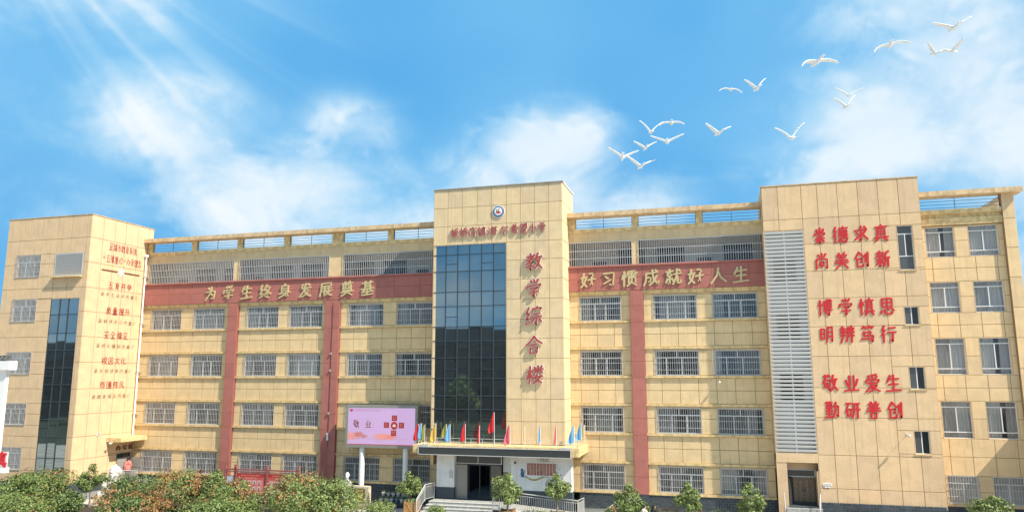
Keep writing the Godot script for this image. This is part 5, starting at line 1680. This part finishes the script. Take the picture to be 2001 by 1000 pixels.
func build_plants() -> void:
	# the planting bed on the left, from the left edge of the view
	shrub("tall rounded green shrub in front of the left tower's glass strip", -43.9, 8.0, 2.5, 2.75, G0, 0.22, 11, 11000)
	shrub("low green shrub in the near left corner of the bed", -43.6, 11.2, 2.0, 1.75, G0, 0.12, 12, 8000)
	shrub("low dark green shrub beside the bamboo fence", -39.7, 9.4, 1.1, 1.75, G2, 0.1, 13, 4500)
	shrub("low green shrub at the front edge below the tall rounded one", -40.6, 11.3, 1.9, 1.75, G0, 0.2, 14, 7500)
	shrub("green shrub topped with rusty shoots right of the bamboo fence", -36.35, 8.2, 1.6, 2.72, G2, 0.5, 15, 7000)
	shrub("wide shrub with the most rust-brown young leaves, under the ground floor windows", -32.95, 8.0, 2.1, 3.15, G1, 0.68, 16, 9500)
	shrub("rust-brown low shrub at the front edge of the bed", -33.6, 10.6, 2.2, 2.05, G2, 0.74, 17, 8500)
	shrub("narrow fresh light green shrub beside the small pale notice board", -30.55, 7.4, 0.85, 3.2, G1, 0.0, 18, 3200)
	shrub("green shrub hiding the foot of the portrait notice board", -28.6, 8.4, 2.0, 2.65, G0, 0.38, 19, 8500)
	shrub("low green shrub in front of the red notice boards", -27.2, 11.0, 2.1, 2.15, G0, 0.16, 20, 8500)
	shrub("large rounded green and rust shrub left of the stone bust", -24.05, 8.2, 2.25, 3.22, G1, 0.48, 21, 11000)
	shrub("shrub at the right end of the bed, beside the memorial block", -21.75, 8.0, 1.55, 3.0, G1, 0.22, 22, 7000)
	shrub("small clipped green shrub in front of the flower pots", -19.75, 6.6, 1.0, 1.62, G1, 0.0, 23, 2600, 0.13)
	shrub("small pale green shrub at the left foot of the steps", -16.15, 6.6, 0.75, 1.5, G1, 0.0, 24, 1900, 0.13)
	shrub("low light green shrub at the foot of the ramp railing", -9.95, 7.0, 1.0, 1.55, G1, 0.05, 25, 2600, 0.13)
	shrub("low green shrub with rusty tips left of the dense round tree", -5.95, 5.5, 0.65, 1.75, G1, 0.35, 26, 1700, 0.13)
	shrub("red-leaved ball shrub at the foot of the right tower", 7.55, 2.7, 0.85, 1.42, [Color(0.26, 0.05, 0.04), Color(0.36, 0.12, 0.05)], 0.3, 27, 2400, 0.10)
	shrub("low rusty shrub beside the side door railing", 5.15, 3.1, 0.5, 1.10, G2, 0.6, 28, 1200, 0.10)
	shrub("low rusty shrub left of the side door", 2.25, 3.2, 0.5, 1.15, G2, 0.55, 29, 1200, 0.10)
	small_tree("small round tree beside the lion statue", -40.45, 6.9, 1.0, 0.98, 3.12, G0, 31)
	small_tree("small tree in a grey pot under the right end of the display screen", -19.05, 3.4, 0.95, 0.95, 2.86, G1, 32)
	single("tree_pot", "grey cylindrical pot holding the small tree under the display screen", "pot", _pot(), mats.stone, V(-19.05, GROUND, 3.4))
	planter("wooden planter box left of the entrance steps, beside the stair railing", -18.55, 4.3, GROUND)
	single("box_shrub", "low leafy plant in the wooden planter box by the stair railing", "plant", crown([[V(0, 0.95, 0), V(0.36, 0.16, 0.36)]], 500, 0.11, G2, RUST, 0.0, 132), mats.leaf, V(-18.55, GROUND, 4.3))
	small_tree("boxed round tree right of the entrance doors", -12.05, 5.7, 0.45, 0.98, 3.32, G1, 33, "wooden planter box in front of the ramp railing")
	small_tree("boxed round tree in front of the mural", -9.12, 5.7, 0.45, 0.92, 3.40, G1, 34, "wooden planter box at the right end of the ramp")
	small_tree("dense round boxed tree before the right pilaster", -5.02, 5.2, 0.05, 1.0, 2.88, G0, 35, "wooden planter box before the right pilaster")
	small_tree("open crowned small tree before the middle window of the right wing", -1.93, 4.6, 1.15, 0.84, 3.0, G1, 36)
	small_tree("small tree nearest the louvred tower", 1.50, 4.6, 0.9, 0.86, 3.08, G1, 37)
	small_tree("small tree in front of the right end bay", 12.85, 5.0, 0.8, 1.12, 2.95, G1, 38)
	# clipped hedge with rusty new growth along the right wing
	for k in 2:
		var lobes := []
		for i in 14:
			lobes.append([V(-2.6 + i * 0.41, 0.56, 0), V(0.42, 0.62, 0.42)])
		var m := crown(lobes, 7000, 0.10, G0, RUST, 0.5, 60 + k)
		single("hedge", ["clipped hedge with rusty new growth along the left of the right wing", "clipped hedge with rusty new growth between the two small trees and the side door"][k], "hedge", m, mats.leaf, V([-2.1, 0.9][k] - 0.2, GROUND, 4.0), "", "stuff")
	# flower pots on steps below the screen
	var n := 0
	for row in 3:
		for i in [6, 6, 4][row]:
			var t := thing("flower_pot", "small %s flower pot on the stepped stand, %s row, %s from the left" % ["blue" if (row == 1 and i == 3) or (row == 2 and i == 2) else "pale", ["top", "middle", "bottom"][row], ["first", "second", "third", "fourth", "fifth", "sixth"][i]], "flower pot", V(-22.05 + i * 0.36 + row * 0.08, [0.93, 0.62, 0.30][row], [1.0, 1.45, 1.9][row]), 0, "flower pots below the screen")
			var b := Mb.new()
			b.lathe(PackedVector2Array([Vector2(0.0, 0), Vector2(0.085, 0), Vector2(0.125, 0.20), Vector2(0.14, 0.20), Vector2(0.14, 0.235), Vector2(0.12, 0.235), Vector2(0.11, 0.2), Vector2(0, 0.19)]), Vector3.ZERO, 14)
			part("pot", b.mesh(), std(lin(0.12, 0.26, 0.42), 0.5) if t.get_meta("label").contains("blue") else mats.white, t)
			part("leaves", crown([[V(0, 0.30, 0), V(0.13, 0.11, 0.13)]], 70, 0.075, G1, [Color(0.6, 0.12, 0.1), Color(0.7, 0.45, 0.08)], 0.25 if n % 4 == 0 else 0.0, 80 + n), mats.leaf, t)
			n += 1
	for row in 2:
		single("pot_stand", ["high dark step carrying the top row of flower pots", "lower dark step carrying the middle row of flower pots"][row], "stand", boxmesh(V(-1.15, 0, -0.2), V(1.15, [0.63, 0.32][row], 0.2)), mats.brick0, V(-21.1, GROUND, [1.0, 1.45][row]))
	var big := thing("flower_pot", "tall potted plant with a red and yellow bloom against the dark base", "flower pot", V(-20.55, GROUND, 0.6), 0, "flower pots below the screen")
	var pb := Mb.new()
	pb.lathe(PackedVector2Array([Vector2(0, 0), Vector2(0.14, 0), Vector2(0.19, 0.34), Vector2(0.21, 0.34), Vector2(0.21, 0.4), Vector2(0, 0.38)]), Vector3.ZERO, 16)
	part("pot", pb.mesh(), mats.white, big)
	part("stem", _bars([[V(0, 0.35, 0), V(0.05, 1.2, 0)]], 0.02), mats.bark, big)
	part("bloom", crown([[V(0.05, 1.30, 0), V(0.26, 0.16, 0.22)]], 160, 0.1, [Color(0.6, 0.4, 0.12), Color(0.65, 0.5, 0.2)], [Color(0.6, 0.06, 0.06)], 0.35, 99), mats.leaf, big)
	# red and yellow flowers at the foot of the memorial
	single("flower_bed", "row of red and green bedding flowers at the foot of the memorial block", "flowers", crown([[V(-0.45, 0.14, 0), V(0.4, 0.2, 0.22)], [V(0.3, 0.14, 0), V(0.45, 0.2, 0.22)]], 420, 0.09, G0, [Color(0.6, 0.05, 0.08), Color(0.65, 0.1, 0.15)], 0.3, 101), mats.leaf, V(-23.3, GROUND, 2.5), "", "stuff")
	single("flower_bed", "strip of red bedding flowers behind the bamboo fence", "flowers", crown([[V(-0.3, 0.14, 0), V(0.5, 0.2, 0.2)], [V(0.4, 0.14, 0), V(0.5, 0.2, 0.2)]], 420, 0.09, G0, [Color(0.5, 0.05, 0.10), Color(0.55, 0.08, 0.15)], 0.45, 102), mats.leaf, V(-40.6, GROUND, 4.55), "", "stuff")

# ---------------------------------------------------------------- fences, steps, flags and fittings
func build_site() -> void:
	var t := thing("entrance_steps", "grey stone landing and steps before the entrance doors", "steps", V(-15.2, GROUND, 2.6))
	for k in 6:
		part("step", boxmesh(V(-2.55 - k * 0.05, 0, 0.0), V(2.1, 0.9 - k * 0.15, 1.0 + k * 0.32)), mats.stone, t, V(0, 0, 0.002 * k))
		part("nosing", boxmesh(V(-2.55 - k * 0.05, 0.9 - k * 0.15 - 0.028, 1.0 + k * 0.32), V(2.1, 0.9 - k * 0.15 + 0.004, 1.0 + k * 0.32 + 0.02)), mats.whitebright, t, V(0, 0, 0.002 * k))
	t = thing("access_ramp", "pale concrete access ramp with a white kerb below the mural", "ramp", V(-10.6, GROUND, 3.9))
	var b := Mb.new()
	b.prism(PackedVector2Array([Vector2(-2.48, 0), Vector2(2.6, 0), Vector2(2.6, 0.42), Vector2(-2.48, 0.86)]), -1.25, 1.15)
	part("slope", b.mesh(), mats.stone, t)
	b = Mb.new()
	b.prism(PackedVector2Array([Vector2(-2.48, 0.0), Vector2(2.6, 0.0), Vector2(2.6, 0.42), Vector2(-2.48, 0.86)]), 1.152, 1.26)
	part("ramp_wall", b.mesh(), mats.brick0, t)
	b = Mb.new()
	b.prism(PackedVector2Array([Vector2(-2.5, 0.862), Vector2(2.62, 0.422), Vector2(2.62, 0.52), Vector2(-2.5, 0.96)]), 1.14, 1.30)
	part("kerb", b.mesh(), mats.white, t)
	railing("stair_railing", "bright steel stair railing left of the entrance steps", [V(-17.72, 1.2, 2.75), V(-17.95, 1.2, 3.75), V(-18.1, 0.45, 4.75)], 0.98, 0.13)
	railing("ramp_railing", "long bright steel railing along the access ramp under the mural", [V(-13.12, 0.75, 5.12), V(-12.7, 1.22, 5.1), V(-8.05, 0.85, 5.1), V(-8.0, 0.75, 3.4)], 1.0, 0.13)
	railing("ramp_railing", "short bright steel railing at the right end of the ramp, before the brick base", [V(-6.6, 0.3, 4.6), V(-6.2, 0.55, 3.4), V(-6.0, 0.8, 2.2)], 0.95, 0.13)
	railing("door_railing", "steel railing on the left of the recessed side door steps", [V(3.3, 0.55, 2.6), V(3.35, 1.25, 1.5)], 0.95, 0.4)
	railing("door_railing", "steel railing on the right of the recessed side door steps", [V(5.1, 0.55, 2.6), V(5.3, 1.25, 1.5)], 0.95, 0.4)
	railing("porch_railing", "steel railing round the office porch behind the lion", [V(-43.3, 1.2, 2.75), V(-42.1, 1.2, 2.75), V(-41.9, 1.0, 1.2)], 0.95, 0.14)
	t = thing("side_steps", "dark steps up to the recessed side door of the right tower", "steps", V(4.4, GROUND, 1.5))
	for k in 5:
		part("step", boxmesh(V(-0.95, 0, -0.02), V(0.95, 1.1 - k * 0.2, 0.3 + k * 0.3)), mats.stone, t, V(0, 0, 0.002 * k))
	# bamboo fence
	t = thing("bamboo_fence", "low yellow bamboo paling fence beside the lion", "fence", V(-40.55, GROUND, 5.25), 0.1)
	for i in 22:
		var p := part("paling", _bars([[Vector3.ZERO, V(0, rng.randf_range(0.50, 0.62), 0)]], 0.022), mats.bamboo, t, V(-1.1 + i * 0.1, 0, 0))
		p.rotation.z = rng.randf_range(-0.05, 0.05)
	for y in [0.16, 0.42]:
		part("fence_rail", boxmesh(V(-1.15, y, 0.022), V(1.15, y + 0.03, 0.04)), mats.bamboo, t)
	# flags along the canopy
	var red := Color(0.58, 0.02, 0.03)
	var sky := Color(0.16, 0.40, 0.66)
	var yellow := Color(0.62, 0.40, 0.07)
	var green := Color(0.26, 0.27, 0.06)
	var navy := Color(0.05, 0.14, 0.32)
	var pink := Color(0.66, 0.13, 0.17)
	var cream := Color(0.66, 0.52, 0.26)
	var F := [[-18.62, red, 1.0, "red flag at the left end of the canopy, against the screen"], [-18.42, sky, 1.0, "pale blue flag beside the red one at the left end"], [-18.20, green, 1.0, "olive flag third from the left end"], [-17.82, navy, 0.9, "dark blue furled flag behind the left end of the canopy"],
		[-17.44, yellow, 1.1, "yellow flag in front of the left edge of the glass wall"], [-17.0, green, 0.8, "faded green flag behind the yellow one"], [-16.48, sky, 1.05, "blue flag in front of the glass wall"], [-15.47, red, 1.05, "red flag right of the blue one before the glass wall"], [-14.53, red, 1.05, "narrow red flag before the middle of the glass wall"],
		[-13.57, red, 1.2, "tallest red flag, standing above the others"], [-12.56, pink, 1.2, "pinkish red flag at the right edge of the glass wall"], [-11.61, cream, 1.0, "thin cream flag on the yellow wall"], [-10.63, sky, 1.0, "thin blue flag on the yellow wall below the lettering"], [-9.64, pink, 1.1, "thin red flag near the tower's right corner"],
		[-8.72, sky, 1.0, "pale blue flag, first of the bunch at the right end"], [-8.55, sky, 1.0, "pale blue flag, second of the bunch at the right end"], [-8.38, sky, 1.0, "blue flag at the corner of the canopy railing"], [-8.28, cream, 0.9, "cream flag outermost at the right end"]]
	for i in F.size():
		var f: Array = F[i]
		var tall := i == 9
		var z := 3.32
		if i in [3, 5]:
			z = 2.6
		elif i in [14, 16, 17]:
			z = [2.3, 1.7, 1.1][[14, 16, 17].find(i)]
		t = thing("flag", f[3], "flag", V(f[0], 4.58, z), 0, "flags on the entrance canopy")
		var h := 2.05 if tall else 1.28 + 0.05 * sin(i * 2.1)
		part("pole", _bars([[Vector3.ZERO, V(0, h, 0)]], 0.014), mats.whitebright, t)
		b = Mb.new()
		b.col = f[1]
		var wide := 0.40 if i not in [8, 11, 12, 13, 3] else 0.16
		var dir := -1.0
		var rows := 9
		var cols := 5
		var grid := []
		for r in rows + 1:
			var line := PackedVector3Array()
			for c in cols + 1:
				var v := float(r) / rows
				var u := float(c) / cols
				var w := wide * (0.10 + 1.0 * pow(v, 0.8)) * (1.0 if v < 0.85 else 1.0 - (v - 0.85) * 2.2)
				line.append(V(dir * (0.014 + u * w), h - 0.03 - v * 0.95 * f[2] - u * u * 0.12 + 0.16 * u * (1 - v), 0.05 * sin(u * 8.0 + v * 3.0 + i) * u + 0.012))
			grid.append(line)
		for r in rows:
			for c in cols:
				b.quad(grid[r + 1][c], grid[r + 1][c + 1], grid[r][c + 1], grid[r][c])
		part("cloth", b.mesh(), mats.cloth, t)
	# cameras and lamps on the walls
	for c in [["security_camera", "small white security camera below the third floor window of the right wing", "camera", V(0.06, 8.50, 0.02), 0.35], ["security_camera", "small white security camera on the front of the office porch slab", "camera", V(-43.0, 4.10, 2.72), 0.2],
			["wall_lamp", "white lamp on a bent arm on the right tower beside the lowest window", "lamp", V(10.1, 5.60, 1.28), 0.5], ["security_camera", "white security camera on the flank of the left tower", "camera", V(-43.53, 4.75, 3.35), 0.3], ["wall_lamp", "small dark spotlight on the white porch wall", "lamp", V(-12.38, 3.62, 2.602), 0.22]]:
		t = thing(c[0], c[1], c[2], c[3])
		var reach: float = c[4]
		part("bracket", boxmesh(V(-0.05, -0.06, 0), V(0.05, 0.06, 0.03)), mats.whitebright, t)
		part("arm", _bars([[V(0, 0, 0.02), V(0, 0.07, reach * 0.6)], [V(0, 0.07, reach * 0.6), V(0, 0.02, reach)]], 0.014), mats.alu, t)
		b = Mb.new()
		b.lathe(PackedVector2Array([Vector2(0, 0), Vector2(0.055, 0.0), Vector2(0.06, 0.16), Vector2(0.0, 0.18)]), Vector3.ZERO, 12)
		var h := part("head", b.mesh(), mats.dark if c[1].contains("dark") else mats.whitebright, t, V(0, -0.02, reach + 0.05))
		h.rotation.x = -2.0
	# white gateway at the left edge of the view
	t = thing("gate_pavilion", "white gateway with a tiled roof slab and red lettering at the left edge", "gateway", V(-41.3, GROUND, 14.0))
	part("pier", boxmesh(V(0.66, 0, -0.15), V(1.10, 8.75, 0.05)), mats.whitebright, t)
	part("pier", boxmesh(V(-2.4, 0, -0.4), V(-1.8, 8.75, 0.1)), mats.whitebright, t)
	var lat := Mb.new()
	for i in 5:
		lat.box(V(-1.8, 3.9 + i * 0.95, -0.2), V(0.66, 3.96 + i * 0.95, -0.14))
	for i in 5:
		lat.box(V(-1.6 + i * 0.45, 3.5, -0.21), V(-1.55 + i * 0.45, 8.75, -0.13))
	part("lattice", lat.mesh(), mats.alu, t)
	part("roof_slab", boxmesh(V(-3.0, 8.98, -0.28), V(1.48, 9.50, 0.25)), mats.whitebright, t)
	part("roof_neck", boxmesh(V(-2.4, 8.75, -0.15), V(1.10, 8.98, 0.05)), mats.whitebright, t)
	b = Mb.new()
	for i in 13:
		b.bar(V(-3.0 + i * 0.33, 9.80, -0.1), V(-3.0 + i * 0.33 + 0.05, 9.54, 0.22), 0.07, 6)
	b.box(V(-3.0, 9.50, -0.24), V(1.2, 9.62, 0.2))
	b.box(V(-3.0, 9.62, -0.2), V(1.1, 9.82, 0.0))
	part("roof_tiles", b.mesh(), mats.rooftile, t)
	part("lettered_panel", boxmesh(V(-0.4, 5.1, -0.1), V(0.42, 7.2, -0.07)), mats.whitebright, t)
	for k in 3:
		part("red_frame", frame_mesh(0.70, 0.62, [], [], 0.07, 0.03), mats.signred, t, V(-0.34, 5.2 + k * 0.66, -0.035))
	b = Mb.new()
	b.box(V(-1.8, 3.22, 0.0), V(2.12, 3.50, 0.3))
	part("sign_shelf", b.mesh(), mats.whitebright, t, V(0, 0, 0.1))
	var q := part("character_backing", boxmesh(V(-0.42, -0.42, -0.03), V(0.42, 0.42, 0.0)), mats.whitebright, t, V(1.74, 3.95, 0.3))
	part("character", char_mesh("真", 0.78, 0.80, 0.12, 0.0, 0.05), mats.signred, q)

# ---------------------------------------------------------------- gulls
func gull_mesh(dihedral: float, bend: float, sweep: float) -> ArrayMesh:   # faces +x; wings along z
	var w := Color(1, 1, 1)
	var B := [[V(-0.20, 0, 0), V(0.02, 0, 0), 0.035, 0.072, w], [V(0.02, 0, 0), V(0.18, 0.015, 0), 0.072, 0.045, w], [V(0.2, 0.03, 0), V(0.25, 0.03, 0), 0.048, 0.042, w], [V(0.28, 0.025, 0), V(0.34, 0.01, 0), 0.018, 0.012, w],
		[V(-0.2, 0, 0), V(-0.38, 0.0, 0.06), 0.022, 0.014, w], [V(-0.2, 0, 0), V(-0.40, 0.0, 0.0), 0.024, 0.016, w], [V(-0.2, 0, 0), V(-0.38, 0.0, -0.06), 0.022, 0.014, w]]
	for s in [-1.0, 1.0]:
		var at := V(0.05, 0.03, s * 0.04)
		for k in 7:
			var u := k / 7.0
			var u2 := (k + 1) / 7.0
			var a := dihedral + bend * u
			var to := at + V(-sweep * u * 0.055, sin(a) * 0.092, s * cos(a) * 0.092)
			var c := 0.20 * (1.0 - 0.6 * u * u)
			var c2 := 0.20 * (1.0 - 0.6 * u2 * u2) if k < 6 else 0.05
			for o in [0.30, 0.08, -0.16, -0.42]:
				B.append([at + V(c * o, 0, 0), to + V(c2 * o, 0, 0), 0.022 - 0.009 * u, 0.022 - 0.009 * u2, w])
			at = to
	return body(B, 0.017, 0.022).mesh()

func build_gulls() -> void:
	var kinds := [gull_mesh(0.65, -0.35, 0.6), gull_mesh(0.25, -1.3, 0.9), gull_mesh(0.45, -0.15, 0.4), gull_mesh(0.95, -0.5, 0.3)]
	var birds: Array = BIRDS
	for i in birds.size():
		var a: Array = birds[i]
		var o := part(numbered("gull"), kinds[a[3]], mats.gull, self, V(a[0], a[1], a[2]))
		o.rotation = V(a[5], a[4], a[6])
		o.scale = Vector3.ONE * a[7]
		tag(o, a[8], "bird", "white gulls flying above the school")
const BIRDS := [   # position, kind of wing beat, yaw, roll, pitch, size, label
	[7.87, 20.03, 22.67, 2, 1.83, -0.16, -0.05, 1.00, "gull in the top right corner, wings in a flat V"],
	[6.55, 20.72, 20.20, 1, 1.57, -0.17, -0.05, 1.00, "gull with drooping wings below and left of the top right one"],
	[10.36, 23.63, 11.80, 0, 2.27, 0.12, 0.13, 1.00, "gull with one wing raised, left of a level-winged gull near the right edge"],
	[10.04, 22.32, 15.08, 2, 0.52, 0.01, -0.11, 1.00, "gull gliding level-winged close beside the raised-wing gull near the right edge"],
	[3.32, 18.35, 25.14, 1, 2.01, -0.16, -0.14, 1.00, "large gull with arched wings left of the upper right group"],
	[1.33, 24.21, 8.28, 1, 1.75, 0.13, 0.15, 1.00, "gull with arched wings in the middle of the flock, left of a V-winged one"],
	[2.21, 21.38, 15.46, 3, 2.01, -0.12, -0.10, 1.00, "gull with raised wings right beside the arched middle one"],
	[6.35, 21.58, 12.90, 0, 1.66, 0.09, 0.18, 1.00, "upper one of two stacked gulls at the right"],
	[6.06, 20.75, 13.82, 3, 1.92, -0.17, 0.05, 1.00, "lower one of two stacked gulls at the right"],
	[0.46, 18.78, 17.69, 0, 2.18, 0.00, -0.16, 1.00, "lone gull above the right wing, left of the lone steep V one"],
	[2.88, 17.20, 21.27, 3, 1.75, -0.16, 0.22, 1.00, "lone gull with wings in a steep V left of the right tower top"],
	[-1.70, 21.44, 11.75, 1, 1.66, 0.02, -0.10, 1.00, "arched-winged gull topmost in the lower left cluster"],
	[-2.32, 19.16, 17.43, 3, 1.92, 0.03, 0.19, 1.00, "steep V gull at the upper left of the cluster"],
	[-1.53, 17.98, 19.62, 2, 1.66, 0.00, -0.04, 1.00, "flat-winged gull at the right of the cluster"],
	[-3.01, 20.15, 12.05, 0, 2.01, -0.03, -0.17, 1.00, "stubby gull in the centre of the cluster"],
	[-3.31, 17.54, 19.47, 0, 1.75, 0.13, -0.23, 1.00, "leftmost gull of the flock"],
	[-2.57, 17.03, 19.74, 0, 2.09, 0.05, -0.11, 1.00, "lowest gull of the flock"],
]
# ---------------------------------------------------------------- what stands behind the camera and beside the view: seen only as reflections and as the shade it casts
func build_surroundings() -> void:
	var g := Mb.new()
	g.quad(V(-600, 0, 600), V(600, 0, 600), V(600, 0, -600), V(-600, 0, -600))
	struct("ground", g.mesh(), mats.paving, V(0, GROUND, 0))
	var ln := Mb.new()
	ln.quad(V(-220, 0, 140), V(160, 0, 140), V(160, 0, 40), V(-220, 0, 40))
	struct("lawn", ln.mesh(), mats.lawn, V(0, GROUND + 0.006, 0))
	struct("planting_bed", boxmesh(V(-38.4, -0.1, 0.32), V(-24.9, 0.10, 15)), mats.soil, V(0, GROUND, 0))
	struct("planting_bed", boxmesh(V(-60, -0.1, 6.4), V(-38.45, 0.08, 15)), mats.soil, V(0, GROUND, 0))
	var t := thing("annex_building", "low yellow side building beyond the right end of the school", "building", V(21.5, GROUND, 3.0))
	part("wall", boxmesh(V(-4.0, 0, -2.9), V(4.0, 6.9, 3.2)), mats.end0, t)
	part("roof", boxmesh(V(-4.1, 6.9, -2.9), V(4.1, 7.2, 3.3)), mats.cornice, t)
	for k in 2:
		part("window", boxmesh(V(-2.6 + k * 3.0, 2.0, 3.2), V(-0.6 + k * 3.0, 3.8, 3.23)), mats.mirrordark, t)
	for k in 2:
		var w: float = [64.0, 46.0][k]
		var h: float = [14.0, 12.0][k]
		t = thing("opposite_building", ["long dark building with a pitched roof across the yard, mirrored in the glass wall", "lower dark building across the yard, mirrored in the left tower's glass"][k], "building", V([-34.0, -128.0][k], GROUND, 88.0))
		part("wall", boxmesh(V(-w / 2, 0, 0), V(w / 2, h, 10)), mats.farwall, t)
		var b := Mb.new()
		b.prism(PackedVector2Array([Vector2(-w / 2 - 0.6, h), Vector2(w / 2 + 0.6, h), Vector2(w / 2 - 4, h + 3.4), Vector2(-w / 2 + 4, h + 3.4)]), -0.6, 10.6)
		part("roof", b.mesh(), mats.rooftile, t)
		for f in 4:
			for i in int(w / 4.2):
				if h > 3.4 * f + 3.0:
					part("window", boxmesh(V(-w / 2 + 1.2 + i * 4.2, 1.0 + f * 3.4, -0.05), V(-w / 2 + 3.4 + i * 4.2, 2.7 + f * 3.4, -0.003)), mats.mirrordark, t)
	for k in 9:
		t = thing("yard_tree", "broad tree across the yard behind the camera", "tree", V(-150 + k * 21.0 + rng.randf_range(-5, 5), GROUND, 74 + rng.randf_range(-4, 6)), 0, "trees across the yard")
		var s := rng.randf_range(0.8, 1.2)
		part("crown", crown([[V(0, 6.4, 0) * s, V(3.0, 3.4, 3.0) * s], [V(1.8, 5.0, 0) * s, V(2.0, 2.2, 2.0) * s], [V(-1.8, 5.4, 0.4) * s, V(2.0, 2.4, 2.0) * s]], 2200, 0.75, G2, RUST, 0.0, 200 + k), mats.leaf, t)
		part("trunk", limbs(7.0 * s, 2.4, 0.24, 6, 210 + k, 0.4), mats.bark, t)

# ---------------------------------------------------------------- the sky: blue air with cumulus and thin streaks, computed all round
func make_sky() -> ImageTexture:
	var W := 2048
	var H := 1024
	var n1 := FastNoiseLite.new()
	n1.seed = 12
	n1.frequency = 3.2
	n1.fractal_octaves = 6
	n1.fractal_gain = 0.52
	n1.domain_warp_enabled = true
	n1.domain_warp_amplitude = 0.12
	n1.domain_warp_frequency = 4.0
	var n2 := FastNoiseLite.new()
	n2.seed = 33
	n2.frequency = 1.1
	n2.fractal_octaves = 3
	# masses of cloud: azimuth (from north towards east), elevation, half width, half height, strength
	var M := [[-42.5, 17.0, 5.5, 3.2, 0.58], [-36.0, 13.2, 5.5, 2.8, 0.66], [-31.0, 13.2, 6.0, 3.0, 0.80], [-26.0, 12.5, 5.0, 2.4, 0.62], [-46.0, 12.0, 4.0, 2.5, 0.4], [-13.8, 17.4, 3.6, 2.8, 0.84], [-10.6, 17.6, 3.0, 2.6, 0.82], [-17.5, 15.0, 3.6, 2.4, 0.66], [-5.5, 12.6, 5.0, 2.2, 0.80], [-11.5, 13.5, 5.0, 2.8, 0.80],
		[4.5, 14.5, 4.0, 2.6, 0.36], [13.0, 17.0, 5.5, 3.6, 0.88], [8.5, 14.5, 4.5, 2.8, 0.64], [18.5, 19.5, 5.5, 4.6, 0.84], [16.5, 25.0, 6.0, 2.8, 0.66], [24.0, 14.0, 7.0, 6.0, 0.85], [-48.0, 27.5, 5.0, 3.6, 0.62], [-28.0, 18.5, 3.5, 2.0, 0.35]]
	var im := Image.create(W, H, false, Image.FORMAT_RGB8)
	var deep := Vector3(93, 171, 229)
	var light := Vector3(136, 200, 241)
	var white := Vector3(240, 246, 251)
	for y in H:
		var el := 90.0 - (y + 0.5) * 180.0 / H
		if el < -2.0:
			for x in W:
				im.set_pixel(x, y, Color8(150, 160, 165))
			continue
		var ce := cos(deg_to_rad(el))
		var se := sin(deg_to_rad(el))
		for x in W:
			var az := (x + 0.5) * 360.0 / W
			if az > 180.0:
				az -= 360.0
			var d := V(sin(deg_to_rad(az)) * ce, se * 1.5, -cos(deg_to_rad(az)) * ce)
			var wide := n2.get_noise_3dv(d * 1.6)
			var cover := 0.0
			if az > -62.0 and az < 40.0 and el < 40.0:
				for m in M:
					var dx: float = (az - m[0]) / m[2]
					var dy: float = (el - m[1]) / m[3]
					var q := dx * dx + dy * dy
					if q < 7.0:
						cover = maxf(cover, m[4] * exp(-q * 0.6))
				var side := smoothstep(-62.0, -50.0, az) * (1.0 - smoothstep(28.0, 40.0, az)) * (1.0 - smoothstep(31.0, 40.0, el))
				cover = lerpf(maxf(0.0, 0.35 + wide), cover, side)
			else:
				cover = maxf(0.0, 0.42 + wide)
			var f := n1.get_noise_3dv(d * 1.3) * 0.5 + 0.5
			var a := smoothstep(0.33, 0.96, f * 0.74 + cover * 0.70) * smoothstep(0.0, 0.25, cover)
			# thin fans of high cloud
			var rx := az + 58.0
			var ry := 33.5 - el
			var cir := 0.0
			if rx > 0.0 and rx < 44.0 and ry > -6.0 and ry < 30.0:
				var th := atan2(ry, rx)
				var st := n2.get_noise_2d(th * 7.0, 3.7) * 0.62 + n2.get_noise_2d(th * 19.0, 9.1) * 0.25 + 0.45
				cir = smoothstep(0.30, 0.85, st) * (1.0 - smoothstep(9.0, 36.0, Vector2(rx, ry).length())) * 0.40 * smoothstep(-6.0, 1.0, ry) * (1.0 - smoothstep(0.75, 1.05, th))
			var base := deep.lerp(light, clampf(0.30 + wide * 0.7 + 0.35 * smoothstep(15.0, 0.0, el) + 0.25 * smoothstep(24.0, 34.0, el), 0, 1))
			var col := base.lerp(white, clampf(a * (0.70 + 0.30 * f) + cir, 0, 1))
			im.set_pixel(x, y, Color(col.x / 255.0, col.y / 255.0, col.z / 255.0))
	return ImageTexture.create_from_image(im)

func _ready() -> void:
	rng.seed = 20240611
	# camera
	var cam := Camera3D.new()
	cam.name = "camera"
	cam.fov = 38.45
	cam.near = 0.5
	cam.far = 2000.0
	cam.position = V(0, 8.974, 48)
	cam.rotation = V(deg_to_rad(9.155), deg_to_rad(15.515), deg_to_rad(-0.117))
	add_child(cam)
	cam.current = true
	# sky, exposure
	var env := Environment.new()
	env.background_mode = Environment.BG_SKY
	var sky := Sky.new()
	var sm := PanoramaSkyMaterial.new()
	sm.panorama = make_sky()
	sm.energy_multiplier = 0.51
	sky.sky_material = sm
	env.sky = sky
	env.ambient_light_source = Environment.AMBIENT_SOURCE_SKY
	env.tonemap_mode = Environment.TONE_MAPPER_LINEAR
	env.tonemap_exposure = 2.1
	env.sdfgi_enabled = true
	env.ssao_enabled = true
	env.ssil_enabled = true
	var we := WorldEnvironment.new()
	we.name = "world_environment"
	we.environment = env
	add_child(we)
	# sun, from the right and behind the camera, raking along the facade
	var sun := DirectionalLight3D.new()
	sun.name = "sun"
	sun.light_energy = 1.15
	sun.light_color = Color(1.0, 0.955, 0.88)
	sun.light_angular_distance = 0.5
	sun.shadow_enabled = true
	add_child(sun)
	sun.look_at_from_position(Vector3.ZERO, -V(2.87, 3.27, 1.0), Vector3.UP)
	make_materials()
	build_surroundings()
	build_school()
	build_signs()
	build_boards()
	build_site()
	build_plants()
	build_figures()
	build_gulls()
